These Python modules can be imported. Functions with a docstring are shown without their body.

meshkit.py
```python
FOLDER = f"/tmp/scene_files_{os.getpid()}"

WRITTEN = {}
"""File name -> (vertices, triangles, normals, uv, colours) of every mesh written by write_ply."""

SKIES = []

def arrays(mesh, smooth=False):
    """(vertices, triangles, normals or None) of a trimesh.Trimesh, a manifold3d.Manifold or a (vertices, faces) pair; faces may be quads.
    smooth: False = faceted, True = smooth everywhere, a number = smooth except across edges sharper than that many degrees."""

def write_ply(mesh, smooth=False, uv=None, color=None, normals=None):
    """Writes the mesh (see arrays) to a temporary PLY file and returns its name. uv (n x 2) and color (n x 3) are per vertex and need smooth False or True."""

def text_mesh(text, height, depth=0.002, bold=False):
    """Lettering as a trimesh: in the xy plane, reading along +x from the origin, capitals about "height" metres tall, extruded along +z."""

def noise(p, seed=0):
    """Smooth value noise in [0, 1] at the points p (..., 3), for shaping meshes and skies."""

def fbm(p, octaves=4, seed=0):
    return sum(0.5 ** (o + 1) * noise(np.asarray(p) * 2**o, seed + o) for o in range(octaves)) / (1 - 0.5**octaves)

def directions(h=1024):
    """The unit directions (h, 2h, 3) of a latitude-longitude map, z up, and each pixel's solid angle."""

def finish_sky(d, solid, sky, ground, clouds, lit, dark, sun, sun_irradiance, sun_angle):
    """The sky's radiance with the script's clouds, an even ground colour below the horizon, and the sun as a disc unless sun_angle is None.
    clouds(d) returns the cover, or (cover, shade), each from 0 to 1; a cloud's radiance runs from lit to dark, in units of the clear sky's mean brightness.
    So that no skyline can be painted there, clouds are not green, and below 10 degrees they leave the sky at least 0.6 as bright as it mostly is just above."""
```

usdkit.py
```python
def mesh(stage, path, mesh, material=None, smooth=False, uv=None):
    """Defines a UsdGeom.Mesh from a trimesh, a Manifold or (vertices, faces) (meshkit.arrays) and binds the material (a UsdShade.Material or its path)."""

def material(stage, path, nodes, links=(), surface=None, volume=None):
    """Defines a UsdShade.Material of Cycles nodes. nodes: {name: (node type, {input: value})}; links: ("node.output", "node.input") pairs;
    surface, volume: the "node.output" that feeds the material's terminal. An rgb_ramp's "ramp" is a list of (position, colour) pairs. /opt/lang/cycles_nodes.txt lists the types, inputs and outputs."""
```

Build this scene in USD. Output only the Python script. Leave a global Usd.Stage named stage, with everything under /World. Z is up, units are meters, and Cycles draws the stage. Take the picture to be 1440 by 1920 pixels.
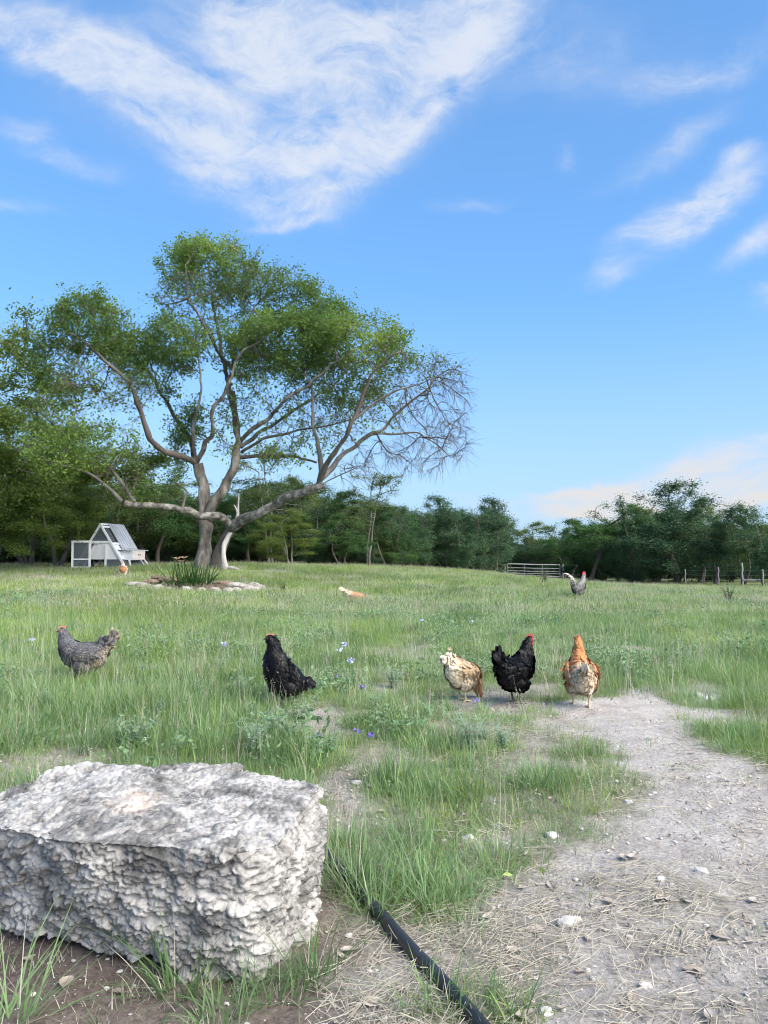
import math, random
import numpy as np, trimesh, usdkit, manifold3d as m3
from scipy.spatial import cKDTree
from scipy.spatial.transform import Rotation
from scipy.interpolate import RBFInterpolator, RegularGridInterpolator
from pxr import Usd, UsdGeom, UsdLux, UsdShade, Gf, Sdf, Vt
from meshkit import noise, fbm

# ------------------------------------------------------------------ camera, sky, sun, exposure
stage = Usd.Stage.CreateInMemory()
UsdGeom.SetStageUpAxis(stage, 'Z')
UsdGeom.Xform.Define(stage, '/World')
EXPOSURE, SKY_STRENGTH, CLOUD = 2.55, 0.0505, 2.9
SUN_AZ, SUN_EL = math.radians(128), math.radians(40)
SUN_INT, SUN_ANGLE = 0.40, 60.0
PITCH = math.atan(80 / 1440)
CAM = np.array([0, 0, 1.0])
cam = UsdGeom.Camera.Define(stage, '/World/camera')
cam.CreateFocalLengthAttr(26.0); cam.CreateHorizontalApertureAttr(26.0); cam.CreateVerticalApertureAttr(26 * 4 / 3)
cam.CreateClippingRangeAttr(Gf.Vec2f(.05, 3000)); cam.CreateExposureAttr(EXPOSURE)
cam.AddTranslateOp().Set(tuple(CAM)); cam.AddRotateXOp().Set(90 + math.degrees(PITCH))


def ray(px, py):
    """direction, scaled so that its y is 1, of a photo pixel (1440 x 1920)"""
    px, py = np.asarray(px, float), np.asarray(py, float)
    x, u = (px - 720) / 1440, (960 - py) / 1440
    c, s = math.cos(PITCH), math.sin(PITCH)
    d = np.stack([x, c - s * u, s + c * u], -1)
    return d / d[..., 1:2]


def at(px, py, y):
    return CAM + ray(px, py) * np.asarray(y, float)[..., None]


def to_px(p):
    q = np.asarray(p, float) - CAM
    c, s = math.cos(PITCH), math.sin(PITCH)
    f, u = c * q[..., 1] + s * q[..., 2], -s * q[..., 1] + c * q[..., 2]
    f = np.maximum(f, 1e-3)
    return 720 + 1440 * q[..., 0] / f, 960 - 1440 * u / f


def sky_material():
    nodes = {'g': ('geometry', {}),
             's': ('sky_texture', dict(sky_type='single_scattering', sun_disc=False, sun_elevation=SUN_EL, sun_rotation=SUN_AZ, air_density=1.0, aerosol_density=0.6, ozone_density=4.0)),
             'sat': ('mix_color', dict(blend_type='multiply', fac=1.0, b=(.64, 1.10, 1.58), use_clamp=False)), 'gam': ('gamma', dict(gamma=.6)),
             'wn': ('noise_texture', dict(scale=5.0, detail=5.0, roughness=.55)), 'ws': ('vector_math', dict(math_type='subtract', vector2=(.5, .5, .5))),
             'wm': ('vector_math', dict(math_type='scale', scale=.11)), 'wa': ('vector_math', dict(math_type='add')),
             'nm': ('mapping', dict(mapping_type='point', rotation=(0, .65, 0), scale=(1.0, 1.0, 2.6))),
             'n': ('noise_texture', dict(scale=7.5, detail=12.0, roughness=.66, distortion=.25))}
    links = [('s.color', 'gam.color'), ('gam.color', 'sat.a'), ('g.position', 'wn.vector'), ('wn.color', 'ws.vector1'), ('ws.vector', 'wm.vector1'), ('g.position', 'wa.vector1'), ('wm.vector', 'wa.vector2'),
             ('wa.vector', 'nm.vector'), ('nm.vector', 'n.vector')]
    blobs = [(40, 50, 210, 62, 32, 1.0), (230, 155, 210, 78, 36, 1.0), (380, 255, 210, 95, 33, 1.0), (500, 345, 210, 66, 10, .85),
             (905, 40, 210, 95, -60, .75), (770, 150, 230, 130, -48, .95), (660, 265, 200, 105, -38, 1.0), (560, 130, 340, 200, 20, .8), (640, 60, 320, 140, 0, .5), (300, 220, 300, 140, 32, .45), (450, 30, 150, 70, 60, .45),
             (85, 275, 70, 42, 20, .6), (150, 325, 110, 22, 8, .45), (30, 415, 90, 18, 0, .45),
             (1330, 380, 170, 56, -30, 1.0), (1270, 440, 100, 46, -45, .8), (1425, 455, 100, 36, -34, .9), (1445, 545, 50, 30, -30, .8), (1268, 152, 80, 44, -20, .62), (1385, 98, 90, 52, -30, .62), (1270, 275, 170, 34, -35, .55),
             (1395, 285, 60, 24, -20, .55), (1145, 535, 80, 32, -25, .6), (1185, 450, 90, 34, -50, .65), (915, 388, 100, 16, 3, .55), (1090, 315, 40, 30, -60, .4),
             (1060, 110, 330, 110, 5, .42), (1430, 825, 340, 46, -17, 1.3), (1350, 880, 320, 44, -15, 1.3), (1110, 935, 260, 38, -6, 1.3), (1420, 925, 280, 60, -8, 1.3), (1240, 930, 280, 40, -8, 1.1), (960, 925, 120, 14, -3, .5), (1240, 950, 220, 24, -4, .7),
             (520, 408, 130, 14, -2, .5)]
    prev = None
    for k, (px, py, a, b, ang, w) in enumerate(blobs):
        c = ray(px, py); c /= np.linalg.norm(c)
        t = math.radians(ang)
        r = ray(px + 10 * math.cos(t), py + 10 * math.sin(t)); r = r / np.linalg.norm(r) - c
        r -= c * (r @ c); r /= np.linalg.norm(r)
        q = np.cross(c, r)
        f = np.linalg.norm([px - 720, py - 960, 1440]) / 1440
        e = Rotation.from_matrix(np.stack([r, q, c], 1)).as_euler('xyz')
        nodes[f'm{k}'] = ('mapping', dict(mapping_type='texture', location=tuple(c), rotation=tuple(e), scale=(a / 1440 / f, b / 1440 / f, .5)))
        nodes[f'l{k}'] = ('vector_math', dict(math_type='length'))
        nodes[f'r{k}'] = ('map_range', dict(range_type='smoothstep', from_min=1.25, from_max=0.0, to_min=0.0, to_max=w))
        nodes[f'a{k}'] = ('math', dict(math_type='add' if prev else 'multiply', value2=1.0))
        links += [('wa.vector', f'm{k}.vector'), (f'm{k}.vector', f'l{k}.vector1'), (f'l{k}.value', f'r{k}.value'), (f'r{k}.result', f'a{k}.value1')]
        if prev:
            links.append((prev, f'a{k}.value2'))
        prev = f'a{k}.value'
    # the rest of the sky, behind and above: the same thin cirrus, from noise alone
    nodes |= {'rm': ('mapping', dict(mapping_type='point', scale=(1.0, 1.6, 2.5))), 'rn': ('noise_texture', dict(scale=1.6, detail=7.0, roughness=.6, distortion=.8)),
              'rr': ('map_range', dict(range_type='smoothstep', from_min=.5, from_max=.78, to_min=0.0, to_max=.8)),
              'x': ('separate_xyz', {}), 'rb': ('map_range', dict(range_type='smoothstep', from_min=.6, from_max=.15, to_min=0.0, to_max=1.0)),
              'rx': ('math', dict(math_type='multiply')), 'tot': ('math', dict(math_type='add')),
              'n0': ('math', dict(math_type='multiply_add', value2=2.7, value3=-.70)), 'mm': ('math', dict(math_type='multiply')), 'cl': ('math', dict(math_type='minimum', value2=1.0)),
              'cov': ('map_range', dict(range_type='smoothstep', from_min=-.05, from_max=1.05, to_min=0.0, to_max=.92)),
              'wr': ('map_range', dict(range_type='smoothstep', from_min=.02, from_max=.30, to_min=0.0, to_max=1.0)),
              'cc': ('mix_color', dict(a=(1.0 * CLOUD, .92 * CLOUD, .86 * CLOUD), b=(.90 * CLOUD, .97 * CLOUD, 1.10 * CLOUD))),
              'hz': ('map_range', dict(range_type='smoothstep', from_min=.34, from_max=-.02, to_min=0.0, to_max=.72)), 'hm': ('mix_color', dict(b=(1.95, 2.5, 3.15), use_clamp=False)), 'mix': ('mix_color', {}), 'b': ('background_shader', dict(strength=SKY_STRENGTH))}
    links += [('g.position', 'rm.vector'), ('rm.vector', 'rn.vector'), ('rn.fac', 'rr.value'), ('g.position', 'x.vector'), ('x.y', 'rb.value'), ('rr.result', 'rx.value1'), ('rb.result', 'rx.value2'),
              (prev, 'tot.value1'), ('rx.value', 'tot.value2'), ('n.fac', 'n0.value1'), ('tot.value', 'cl.value1'), ('cl.value', 'mm.value1'), ('n0.value', 'mm.value2'), ('mm.value', 'cov.value'),
              ('x.z', 'wr.value'), ('wr.result', 'cc.fac'), ('sat.result', 'hm.a'), ('x.z', 'hz.value'), ('hz.result', 'hm.fac'), ('hm.result', 'mix.a'), ('cc.result', 'mix.b'), ('cov.result', 'mix.fac'), ('mix.result', 'b.color')]
    return usdkit.material(stage, '/World/Looks/sky', nodes, links, surface='b.background')


dome = UsdLux.DomeLight.Define(stage, '/World/sky')
UsdShade.MaterialBindingAPI.Apply(dome.GetPrim()).Bind(sky_material())
sun = UsdLux.DistantLight.Define(stage, '/World/sun')
sun.CreateIntensityAttr(SUN_INT); sun.CreateAngleAttr(SUN_ANGLE); sun.CreateNormalizeAttr(True); sun.CreateColorAttr(Gf.Vec3f(1, .91, .80))
sun.AddRotateZOp().Set(-math.degrees(SUN_AZ)); sun.AddRotateXOp().Set(-(90 - math.degrees(SUN_EL)))

# ------------------------------------------------------------------ helpers
used = {}


def path_for(name, parent):
    base = (parent.GetPath().pathString if parent else '/World') + '/' + name
    n = used.get(base, 0); used[base] = n + 1
    return base if n == 0 else f'{base}_{n:03d}'


def tag(o, label=None, cat=None, group=None, kind=None):
    p = o.GetPrim() if hasattr(o, 'GetPrim') else o
    for k, v in (('label', label), ('category', cat), ('group', group), ('kind', kind)):
        if v: p.SetCustomDataByKey(k, v)
    return p


def obj(name, mesh, m, parent=None, smooth=False, tint=None, label=None, cat=None, group=None, kind=None):
    u = usdkit.mesh(stage, path_for(name, parent), mesh, M[m] if isinstance(m, str) else m, smooth=smooth)
    if tint is not None:
        UsdGeom.PrimvarsAPI(u).CreatePrimvar('tint', Sdf.ValueTypeNames.Color3fArray, 'vertex').Set(Vt.Vec3fArray.FromNumpy(np.asarray(tint, np.float32)))
    return tag(u, label, cat, group, kind)


def thing(name, label=None, cat=None, loc=(0, 0, 0), rz=0., group=None, scale=None):
    x = UsdGeom.Xform.Define(stage, path_for(name, None))
    x.AddTranslateOp().Set(tuple(map(float, loc))); x.AddRotateZOp().Set(math.degrees(rz))
    if scale is not None: x.AddScaleOp().Set(Gf.Vec3f(*np.broadcast_to(scale, 3).astype(float).tolist()))
    return tag(x, label, cat, group)


def klass(name):
    """a class prim that copies reference"""
    return stage.CreateClassPrim(path_for(name, None))


def copy_of(proto, name, label, cat, loc, rz, group=None, scale=None):
    r = thing(name, label, cat, loc, rz, group, scale)
    r.GetReferences().AddInternalReference(proto.GetPath()); r.SetInstanceable(True)
    return r


def scatter(name, protos, m, pts, rot, scl, idx, label, cat, kind='stuff', parent=None):
    pi = UsdGeom.PointInstancer.Define(stage, path_for(name, parent))
    rel = pi.CreatePrototypesRel()
    for k, pm in enumerate(protos):
        if isinstance(pm, Usd.Prim):
            c = stage.DefinePrim(f'{pi.GetPath()}/proto_{k}', 'Xform'); c.GetReferences().AddInternalReference(pm.GetPath())
            rel.AddTarget(c.GetPath())
        else:
            g = usdkit.mesh(stage, f'{pi.GetPath()}/proto_{k}', pm, M[m[k] if isinstance(m, list) else m], smooth=False)
            rel.AddTarget(g.GetPath())
    n = len(pts)
    pi.CreatePositionsAttr(Vt.Vec3fArray.FromNumpy(np.asarray(pts, np.float32)))
    q = np.asarray(rot, float)
    if q.ndim == 1:
        q = Rotation.from_euler('z', q).as_quat()
    pi.CreateOrientationsAttr(Vt.QuathArray([Gf.Quath(float(w), float(x), float(y), float(z)) for x, y, z, w in q]))
    s = np.asarray(scl, np.float32)
    pi.CreateScalesAttr(Vt.Vec3fArray.FromNumpy(np.repeat(s[:, None], 3, 1) if s.ndim == 1 else s))
    pi.CreateProtoIndicesAttr(Vt.IntArray.FromNumpy(np.asarray(idx, np.int32)))
    return tag(pi, label, cat, None, kind)


class MB:
    """collects vertices and triangles of one mesh"""
    def __init__(s): s.v, s.f, s.n = [], [], 0
    def add(s, v, f):
        f = np.asarray(f, int)
        if f.shape[1] == 4: f = np.vstack([f[:, [0, 1, 2]], f[:, [0, 2, 3]]])
        s.v.append(np.asarray(v, float)); s.f.append(f + s.n); s.n += len(v); return s
    def mesh(s, t): return s.add(t.vertices, t.faces)
    def out(s): return np.vstack(s.v), np.vstack(s.f)
    def box(s, a, b, w, h, up=(0, 0, 1)):
        """a bar from a to b, w wide and h thick, with chamfered ends left plain"""
        a, b = np.asarray(a, float), np.asarray(b, float)
        t = b - a; L = np.linalg.norm(t); t /= L
        x = np.cross(t, up); x = x / np.linalg.norm(x) if np.linalg.norm(x) > 1e-6 else np.array([1., 0, 0]); y = np.cross(x, t)
        m = trimesh.creation.box([w, h, L]); T = np.eye(4); T[:3, 0], T[:3, 1], T[:3, 2], T[:3, 3] = x, y, t, (a + b) / 2
        return s.mesh(m.apply_transform(T))
    def tube(s, p, r, sides=8, cap=True):
        v, f = tube(p, r, sides, cap); return s.add(v, f)


def tube(p, r, sides=8, cap=True):
    p = np.asarray(p, float); n = len(p); r = np.broadcast_to(r, (n,))
    t = np.gradient(p, axis=0); t /= np.linalg.norm(t, axis=1, keepdims=True) + 1e-12
    a = np.cross(t[0], [0, 0, 1.] if abs(t[0, 2]) < .9 else [1., 0, 0]); A = []
    for k in range(n):
        a = a - t[k] * (a @ t[k]); a = a / (np.linalg.norm(a) + 1e-12); A.append(a)
    A = np.array(A); B = np.cross(t, A); th = np.arange(sides) * 2 * np.pi / sides
    v = (p[:, None] + r[:, None, None] * (np.cos(th)[None, :, None] * A[:, None] + np.sin(th)[None, :, None] * B[:, None])).reshape(-1, 3)
    i, j = np.meshgrid(np.arange(n - 1), np.arange(sides), indexing='ij'); j2 = (j + 1) % sides
    q = np.stack([i * sides + j, i * sides + j2, (i + 1) * sides + j2, (i + 1) * sides + j], -1).reshape(-1, 4)
    f = np.vstack([q[:, [0, 1, 2]], q[:, [0, 2, 3]]])
    if cap:
        v = np.vstack([v, p[:1], p[-1:]]); e = np.arange(sides); e2 = (e + 1) % sides; o = (n - 1) * sides
        f = np.vstack([f, np.stack([np.full(sides, len(v) - 2), e2, e], 1), np.stack([np.full(sides, len(v) - 1), o + e, o + e2], 1)])
    return v, f


def spline(p, n):
    """Catmull-Rom through the points, n samples"""
    p = np.asarray(p, float)
    from scipy.interpolate import PchipInterpolator, CubicSpline
    s = np.r_[0, np.cumsum(np.linalg.norm(np.diff(p[:, :3], axis=0), axis=1))]
    return PchipInterpolator(s, p)(np.linspace(0, s[-1], n))


def segs(a, b, ra, rb, sides=4):
    """many separate cone frustums as one mesh"""
    t = b - a; L = np.linalg.norm(t, axis=1, keepdims=True); t = t / np.maximum(L, 1e-9)
    u = np.cross(t, np.where(np.abs(t[:, 2:]) < .9, [0, 0, 1.], [1., 0, 0])); u /= np.linalg.norm(u, axis=1, keepdims=True); w = np.cross(t, u)
    th = np.arange(sides) * 2 * np.pi / sides
    ring = np.cos(th)[None, :, None] * u[:, None] + np.sin(th)[None, :, None] * w[:, None]
    v = np.concatenate([a[:, None] + ring * ra[:, None, None], b[:, None] + ring * rb[:, None, None]], 1).reshape(-1, 3)
    j = np.arange(sides); j2 = (j + 1) % sides
    q = np.stack([j, j2, j2 + sides, j + sides], 1)
    f = (np.arange(len(a))[:, None, None] * 2 * sides + q[None]).reshape(-1, 4)
    return v, np.vstack([f[:, [0, 1, 2]], f[:, [0, 2, 3]]])


def leaf_cards(c, size, rng, droop=.3, ratio=.45, nrm=None):
    """one bent kite per leaf: 4 vertices, 2 triangles folded along the midrib"""
    n = len(c); size = np.broadcast_to(size, (n,))[:, None]
    d = rng.normal(size=(n, 3)); d[:, 2] -= droop; d /= np.linalg.norm(d, axis=1, keepdims=True)
    s = rng.normal(size=(n, 3)); s -= d * (s * d).sum(1, keepdims=True); s /= np.linalg.norm(s, axis=1, keepdims=True)
    k = np.cross(d, s)
    v = np.stack([c - d * size * .5, c + s * size * ratio * .5 + k * size * .08, c + d * size * .5, c - s * size * ratio * .5 + k * size * .08], 1).reshape(-1, 3)
    f = np.array([[0, 1, 2], [0, 2, 3]])
    return v, (np.arange(n)[:, None, None] * 4 + f[None]).reshape(-1, 3)


def blades(n, rng, spread, h, w, lean=.5, bend=.6, lev=4):
    """a clump of n grass blades, each a tapering bent strip"""
    th = rng.uniform(0, 2 * np.pi, n); rr = spread * np.sqrt(rng.uniform(0, 1, n))
    base = np.stack([rr * np.cos(th), rr * np.sin(th), np.full(n, -.012)], 1)
    hh = rng.uniform(h[0], h[1], n); ww = rng.uniform(w[0], w[1], n)
    az = th + rng.normal(0, 1.0, n); out = np.stack([np.cos(az), np.sin(az), np.zeros(n)], 1)
    sd = np.stack([-np.sin(az + rng.normal(0, .6, n)), np.cos(az), np.zeros(n)], 1); sd /= np.linalg.norm(sd, axis=1, keepdims=True)
    ln = rng.uniform(0, lean, n); bd = rng.uniform(.1, bend, n) * rng.uniform(.3, 1, n)
    v = []
    for k in range(lev):
        s = k / (lev - 1)
        ang = ln + bd * s * 1.6
        # integrate roughly: out and up of an arc
        p = base + out * (hh * s * np.sin(ln + bd * s * .8))[:, None] + np.array([0, 0, 1.]) * (hh * s * np.cos(np.minimum(ln + bd * s * .8, 1.9)))[:, None]
        wk = ww * (1 - s ** 1.7) * (.75 + .5 * s * (1 - s))
        v.append(p - sd * wk[:, None] / 2); v.append(p + sd * wk[:, None] / 2)
    v = np.stack(v, 1); v[:, -1] = v[:, -2]
    nv = 2 * lev - 1
    v = v[:, :nv].reshape(-1, 3); f = []
    for k in range(lev - 2):
        a = 2 * k; f += [[a, a + 1, a + 3], [a, a + 3, a + 2]]
    a = 2 * (lev - 2); f.append([a, a + 1, a + 2])
    return v, (np.arange(n)[:, None, None] * nv + np.array(f)[None]).reshape(-1, 3)


# ------------------------------------------------------------------ materials
M = {}


def mat(name, nodes, links=(), surface='p.BSDF'):
    M[name] = usdkit.material(stage, f'/World/Looks/{name}', nodes, links, surface=surface); return M[name]


def leafy(name, stops, trans=.35, rough=.6, nscale=.5, tr_tint=1.3, spec=.25):
    """leaf or blade: colour by leaf, by plant and by place, light shining through"""
    tcol = lambda c: c
    mat(name, {'g': ('geometry', {}), 'o': ('object_info', {}), 'n': ('noise_texture', dict(scale=nscale, detail=3.0)),
               's1': ('math', dict(math_type='multiply_add', value2=.6, value3=-.30)), 's2': ('math', dict(math_type='multiply_add', value2=.35)), 's3': ('math', dict(math_type='multiply_add', value2=1.1)), 's4': ('math', dict(math_type='subtract', value2=.28)),
               'r': ('rgb_ramp', dict(ramp=stops)), 'p': ('principled_bsdf', dict(roughness=rough, specular_ior_level=spec)),
               'tc': ('mix_color', dict(blend_type='multiply', fac=1.0, b=(1.25 * tr_tint, 1.25 * tr_tint, .6 * tr_tint), use_clamp=False)),
               't': ('translucent_bsdf', {}), 'm': ('mix_closure', dict(fac=trans))},
        [('g.random_per_island', 's1.value1'), ('o.random', 's2.value1'), ('s1.value', 's2.value3'), ('g.position', 'n.vector'), ('n.fac', 's3.value1'), ('s2.value', 's3.value3'), ('s3.value', 's4.value1'), ('s4.value', 'r.fac'),
         ('r.color', 'p.base_color'), ('r.color', 'tc.a'), ('tc.result', 't.color'), ('p.BSDF', 'm.closure1'), ('t.BSDF', 'm.closure2')], surface='m.closure')


def ns(name, stops, scale=6., detail=8., rough=.8, bump=.4, dist=.02, bscale=30., coord='g.position', spec=.3, stretch=None, **kw):
    """noise-coloured matt surface with fine relief"""
    nodes = {'g': ('geometry', {}), 'tx': ('texture_coordinate', {}), 'n': ('noise_texture', dict(scale=scale, detail=detail, roughness=.65)), 'r': ('rgb_ramp', dict(ramp=stops)),
             'n2': ('noise_texture', dict(scale=bscale, detail=6.0, roughness=.65)), 'b': ('bump', dict(strength=bump, distance=dist)), 'p': ('principled_bsdf', dict(roughness=rough, specular_ior_level=spec, **kw))}
    links = [('n.fac', 'r.fac'), ('r.color', 'p.base_color'), ('n2.fac', 'b.height'), ('b.normal', 'p.normal')]
    if stretch:
        nodes['mp'] = ('mapping', dict(mapping_type='point', scale=stretch)); links += [(coord, 'mp.vector'), ('mp.vector', 'n.vector'), ('mp.vector', 'n2.vector')]
    else:
        links += [(coord, 'n.vector'), (coord, 'n2.vector')]
    return mat(name, nodes, links)


leafy('grass_near', [(0, (.10, .17, .07)), (.45, (.25, .38, .185)), (.75, (.37, .49, .27)), (1, (.54, .57, .38))], nscale=1.2, trans=.25)
leafy('grass_field', [(0, (.14, .20, .055)), (.4, (.31, .41, .135)), (.7, (.43, .49, .20)), (1, (.60, .57, .32))], nscale=.35, trans=.27)
leafy('grass_dry', [(0, (.36, .33, .27)), (.5, (.54, .51, .44)), (1, (.72, .69, .61))], trans=.2, nscale=2.)
leafy('weed_leaf', [(0, (.22, .31, .22)), (.5, (.33, .43, .33)), (1, (.48, .56, .48))], trans=.25, nscale=2.)
leafy('clover_leaf', [(0, (.12, .20, .10)), (.5, (.22, .34, .19)), (1, (.38, .48, .34))], trans=.2, nscale=2.)
leafy('oak_leaf', [(0, (.05, .10, .032)), (.3, (.115, .19, .044)), (.6, (.25, .325, .055)), (1, (.46, .46, .11))], nscale=.36, trans=.42)
leafy('juniper_leaf', [(0, (.03, .068, .034)), (.5, (.065, .13, .058)), (1, (.16, .225, .095))], trans=.15, nscale=.45)
leafy('green_leaf', [(0, (.035, .08, .028)), (.5, (.08, .165, .045)), (1, (.2, .28, .085))], trans=.3, nscale=.4)
leafy('olive_leaf', [(0, (.065, .10, .035)), (.5, (.13, .18, .055)), (1, (.25, .28, .1))], trans=.3, nscale=.4)
leafy('sunny_leaf', [(0, (.08, .12, .026)), (.5, (.175, .23, .055)), (1, (.36, .385, .12))], trans=.35, nscale=.5)
leafy('lily_leaf', [(0, (.03, .07, .02)), (.5, (.06, .12, .03)), (1, (.12, .2, .06))], trans=.3, nscale=3.)
ns('bark', [(.36, (.055, .047, .04)), (.5, (.15, .132, .112)), (.64, (.31, .285, .25))], scale=4., bump=.9, dist=.05, bscale=9., stretch=(1, 1, .35))
ns('bark_limb', [(.38, (.055, .05, .045)), (.5, (.12, .113, .10)), (.64, (.27, .26, .23))], scale=5., bump=.8, dist=.04, bscale=11.)
ns('bark_dark', [(.3, (.05, .042, .036)), (.6, (.12, .10, .085)), (.8, (.22, .20, .17))], scale=4., bump=.7, dist=.03, bscale=12., stretch=(1, 1, .3))
ns('bark_grey', [(.35, (.07, .066, .06)), (.55, (.14, .133, .12)), (.75, (.26, .25, .23))], scale=4., bump=.7, dist=.03, bscale=12., stretch=(1, 1, .3))
ns('dead_wood', [(.3, (.25, .23, .21)), (.6, (.48, .46, .43)), (.8, (.62, .60, .56))], scale=4., bump=.6, dist=.03, bscale=10., stretch=(2, 2, .3))
ns('white_paint', [(.3, (.66, .68, .71)), (.6, (.78, .79, .80)), (.9, (.84, .84, .84))], scale=2., bump=.15, dist=.004, bscale=40., rough=.5)
ns('pink_paint', [(.3, (.62, .52, .47)), (.6, (.74, .65, .60)), (.9, (.80, .76, .72))], scale=6., bump=.15, dist=.004, bscale=40., rough=.55)
ns('roof_sheet', [(.3, (.42, .44, .47)), (.6, (.54, .56, .59)), (.9, (.62, .63, .65))], scale=2., bump=.1, dist=.003, bscale=20., rough=.4, metallic=.3)
ns('galvanised', [(.3, (.22, .235, .24)), (.6, (.32, .33, .335)), (.9, (.40, .40, .40))], scale=3., bump=.1, dist=.003, bscale=20., rough=.45, metallic=.5)
ns('weathered_post', [(.3, (.14, .135, .13)), (.6, (.25, .24, .23)), (.9, (.36, .345, .32))], scale=4., bump=.5, dist=.01, bscale=14.)
ns('ring_stone', [(.3, (.13, .118, .10)), (.5, (.29, .27, .235)), (.7, (.46, .435, .385))], scale=7., bump=.7, dist=.03, bscale=14.)
ns('brown_stone', [(.25, (.11, .075, .05)), (.5, (.22, .155, .11)), (.75, (.34, .28, .22))], scale=7., bump=.7, dist=.03, bscale=14.)
ns('pale_pebble', [(.25, (.30, .285, .26)), (.5, (.45, .435, .41)), (.75, (.58, .565, .54))], scale=22., bump=.5, dist=.006, bscale=60.)
ns('dry_leaf', [(.3, (.15, .115, .09)), (.5, (.34, .29, .24)), (.7, (.52, .48, .43))], scale=9., bump=.4, dist=.004, bscale=70.)
ns('soil_mulch', [(.3, (.07, .05, .035)), (.6, (.14, .10, .075)), (.9, (.2, .16, .12))], scale=10., bump=.9, dist=.03, bscale=25.)
ns('hose_black', [(.35, (.012, .014, .018)), (.6, (.022, .025, .032)), (.8, (.06, .06, .06))], scale=14., bump=.12, dist=.002, bscale=90., rough=.42, spec=.5)
mat('mesh_screen', {'g': ('texture_coordinate', {}), 'p': ('principled_bsdf', dict(base_color=(.10, .11, .115), roughness=.7)), 't': ('transparent_bsdf', {}), 'm': ('mix_closure', dict(fac=.62))},
    [('t.BSDF', 'm.closure1'), ('p.BSDF', 'm.closure2')], surface='m.closure')
mat('violet_petal', {'o': ('geometry', {}), 'r': ('rgb_ramp', dict(ramp=[(0, (.16, .12, .42)), (1, (.34, .28, .66))])), 'p': ('principled_bsdf', dict(roughness=.7))}, [('o.random_per_island', 'r.fac'), ('r.color', 'p.base_color')])
mat('pale_petal', {'o': ('geometry', {}), 'r': ('rgb_ramp', dict(ramp=[(0, (.46, .5, .68)), (1, (.66, .69, .82))])), 'p': ('principled_bsdf', dict(roughness=.7))}, [('o.random_per_island', 'r.fac'), ('r.color', 'p.base_color')])
mat('lily_petal', {'o': ('geometry', {}), 'r': ('rgb_ramp', dict(ramp=[(0, (.62, .42, .30)), (1, (.74, .60, .50))])), 'p': ('principled_bsdf', dict(roughness=.6))}, [('o.random_per_island', 'r.fac'), ('r.color', 'p.base_color')])
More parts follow.
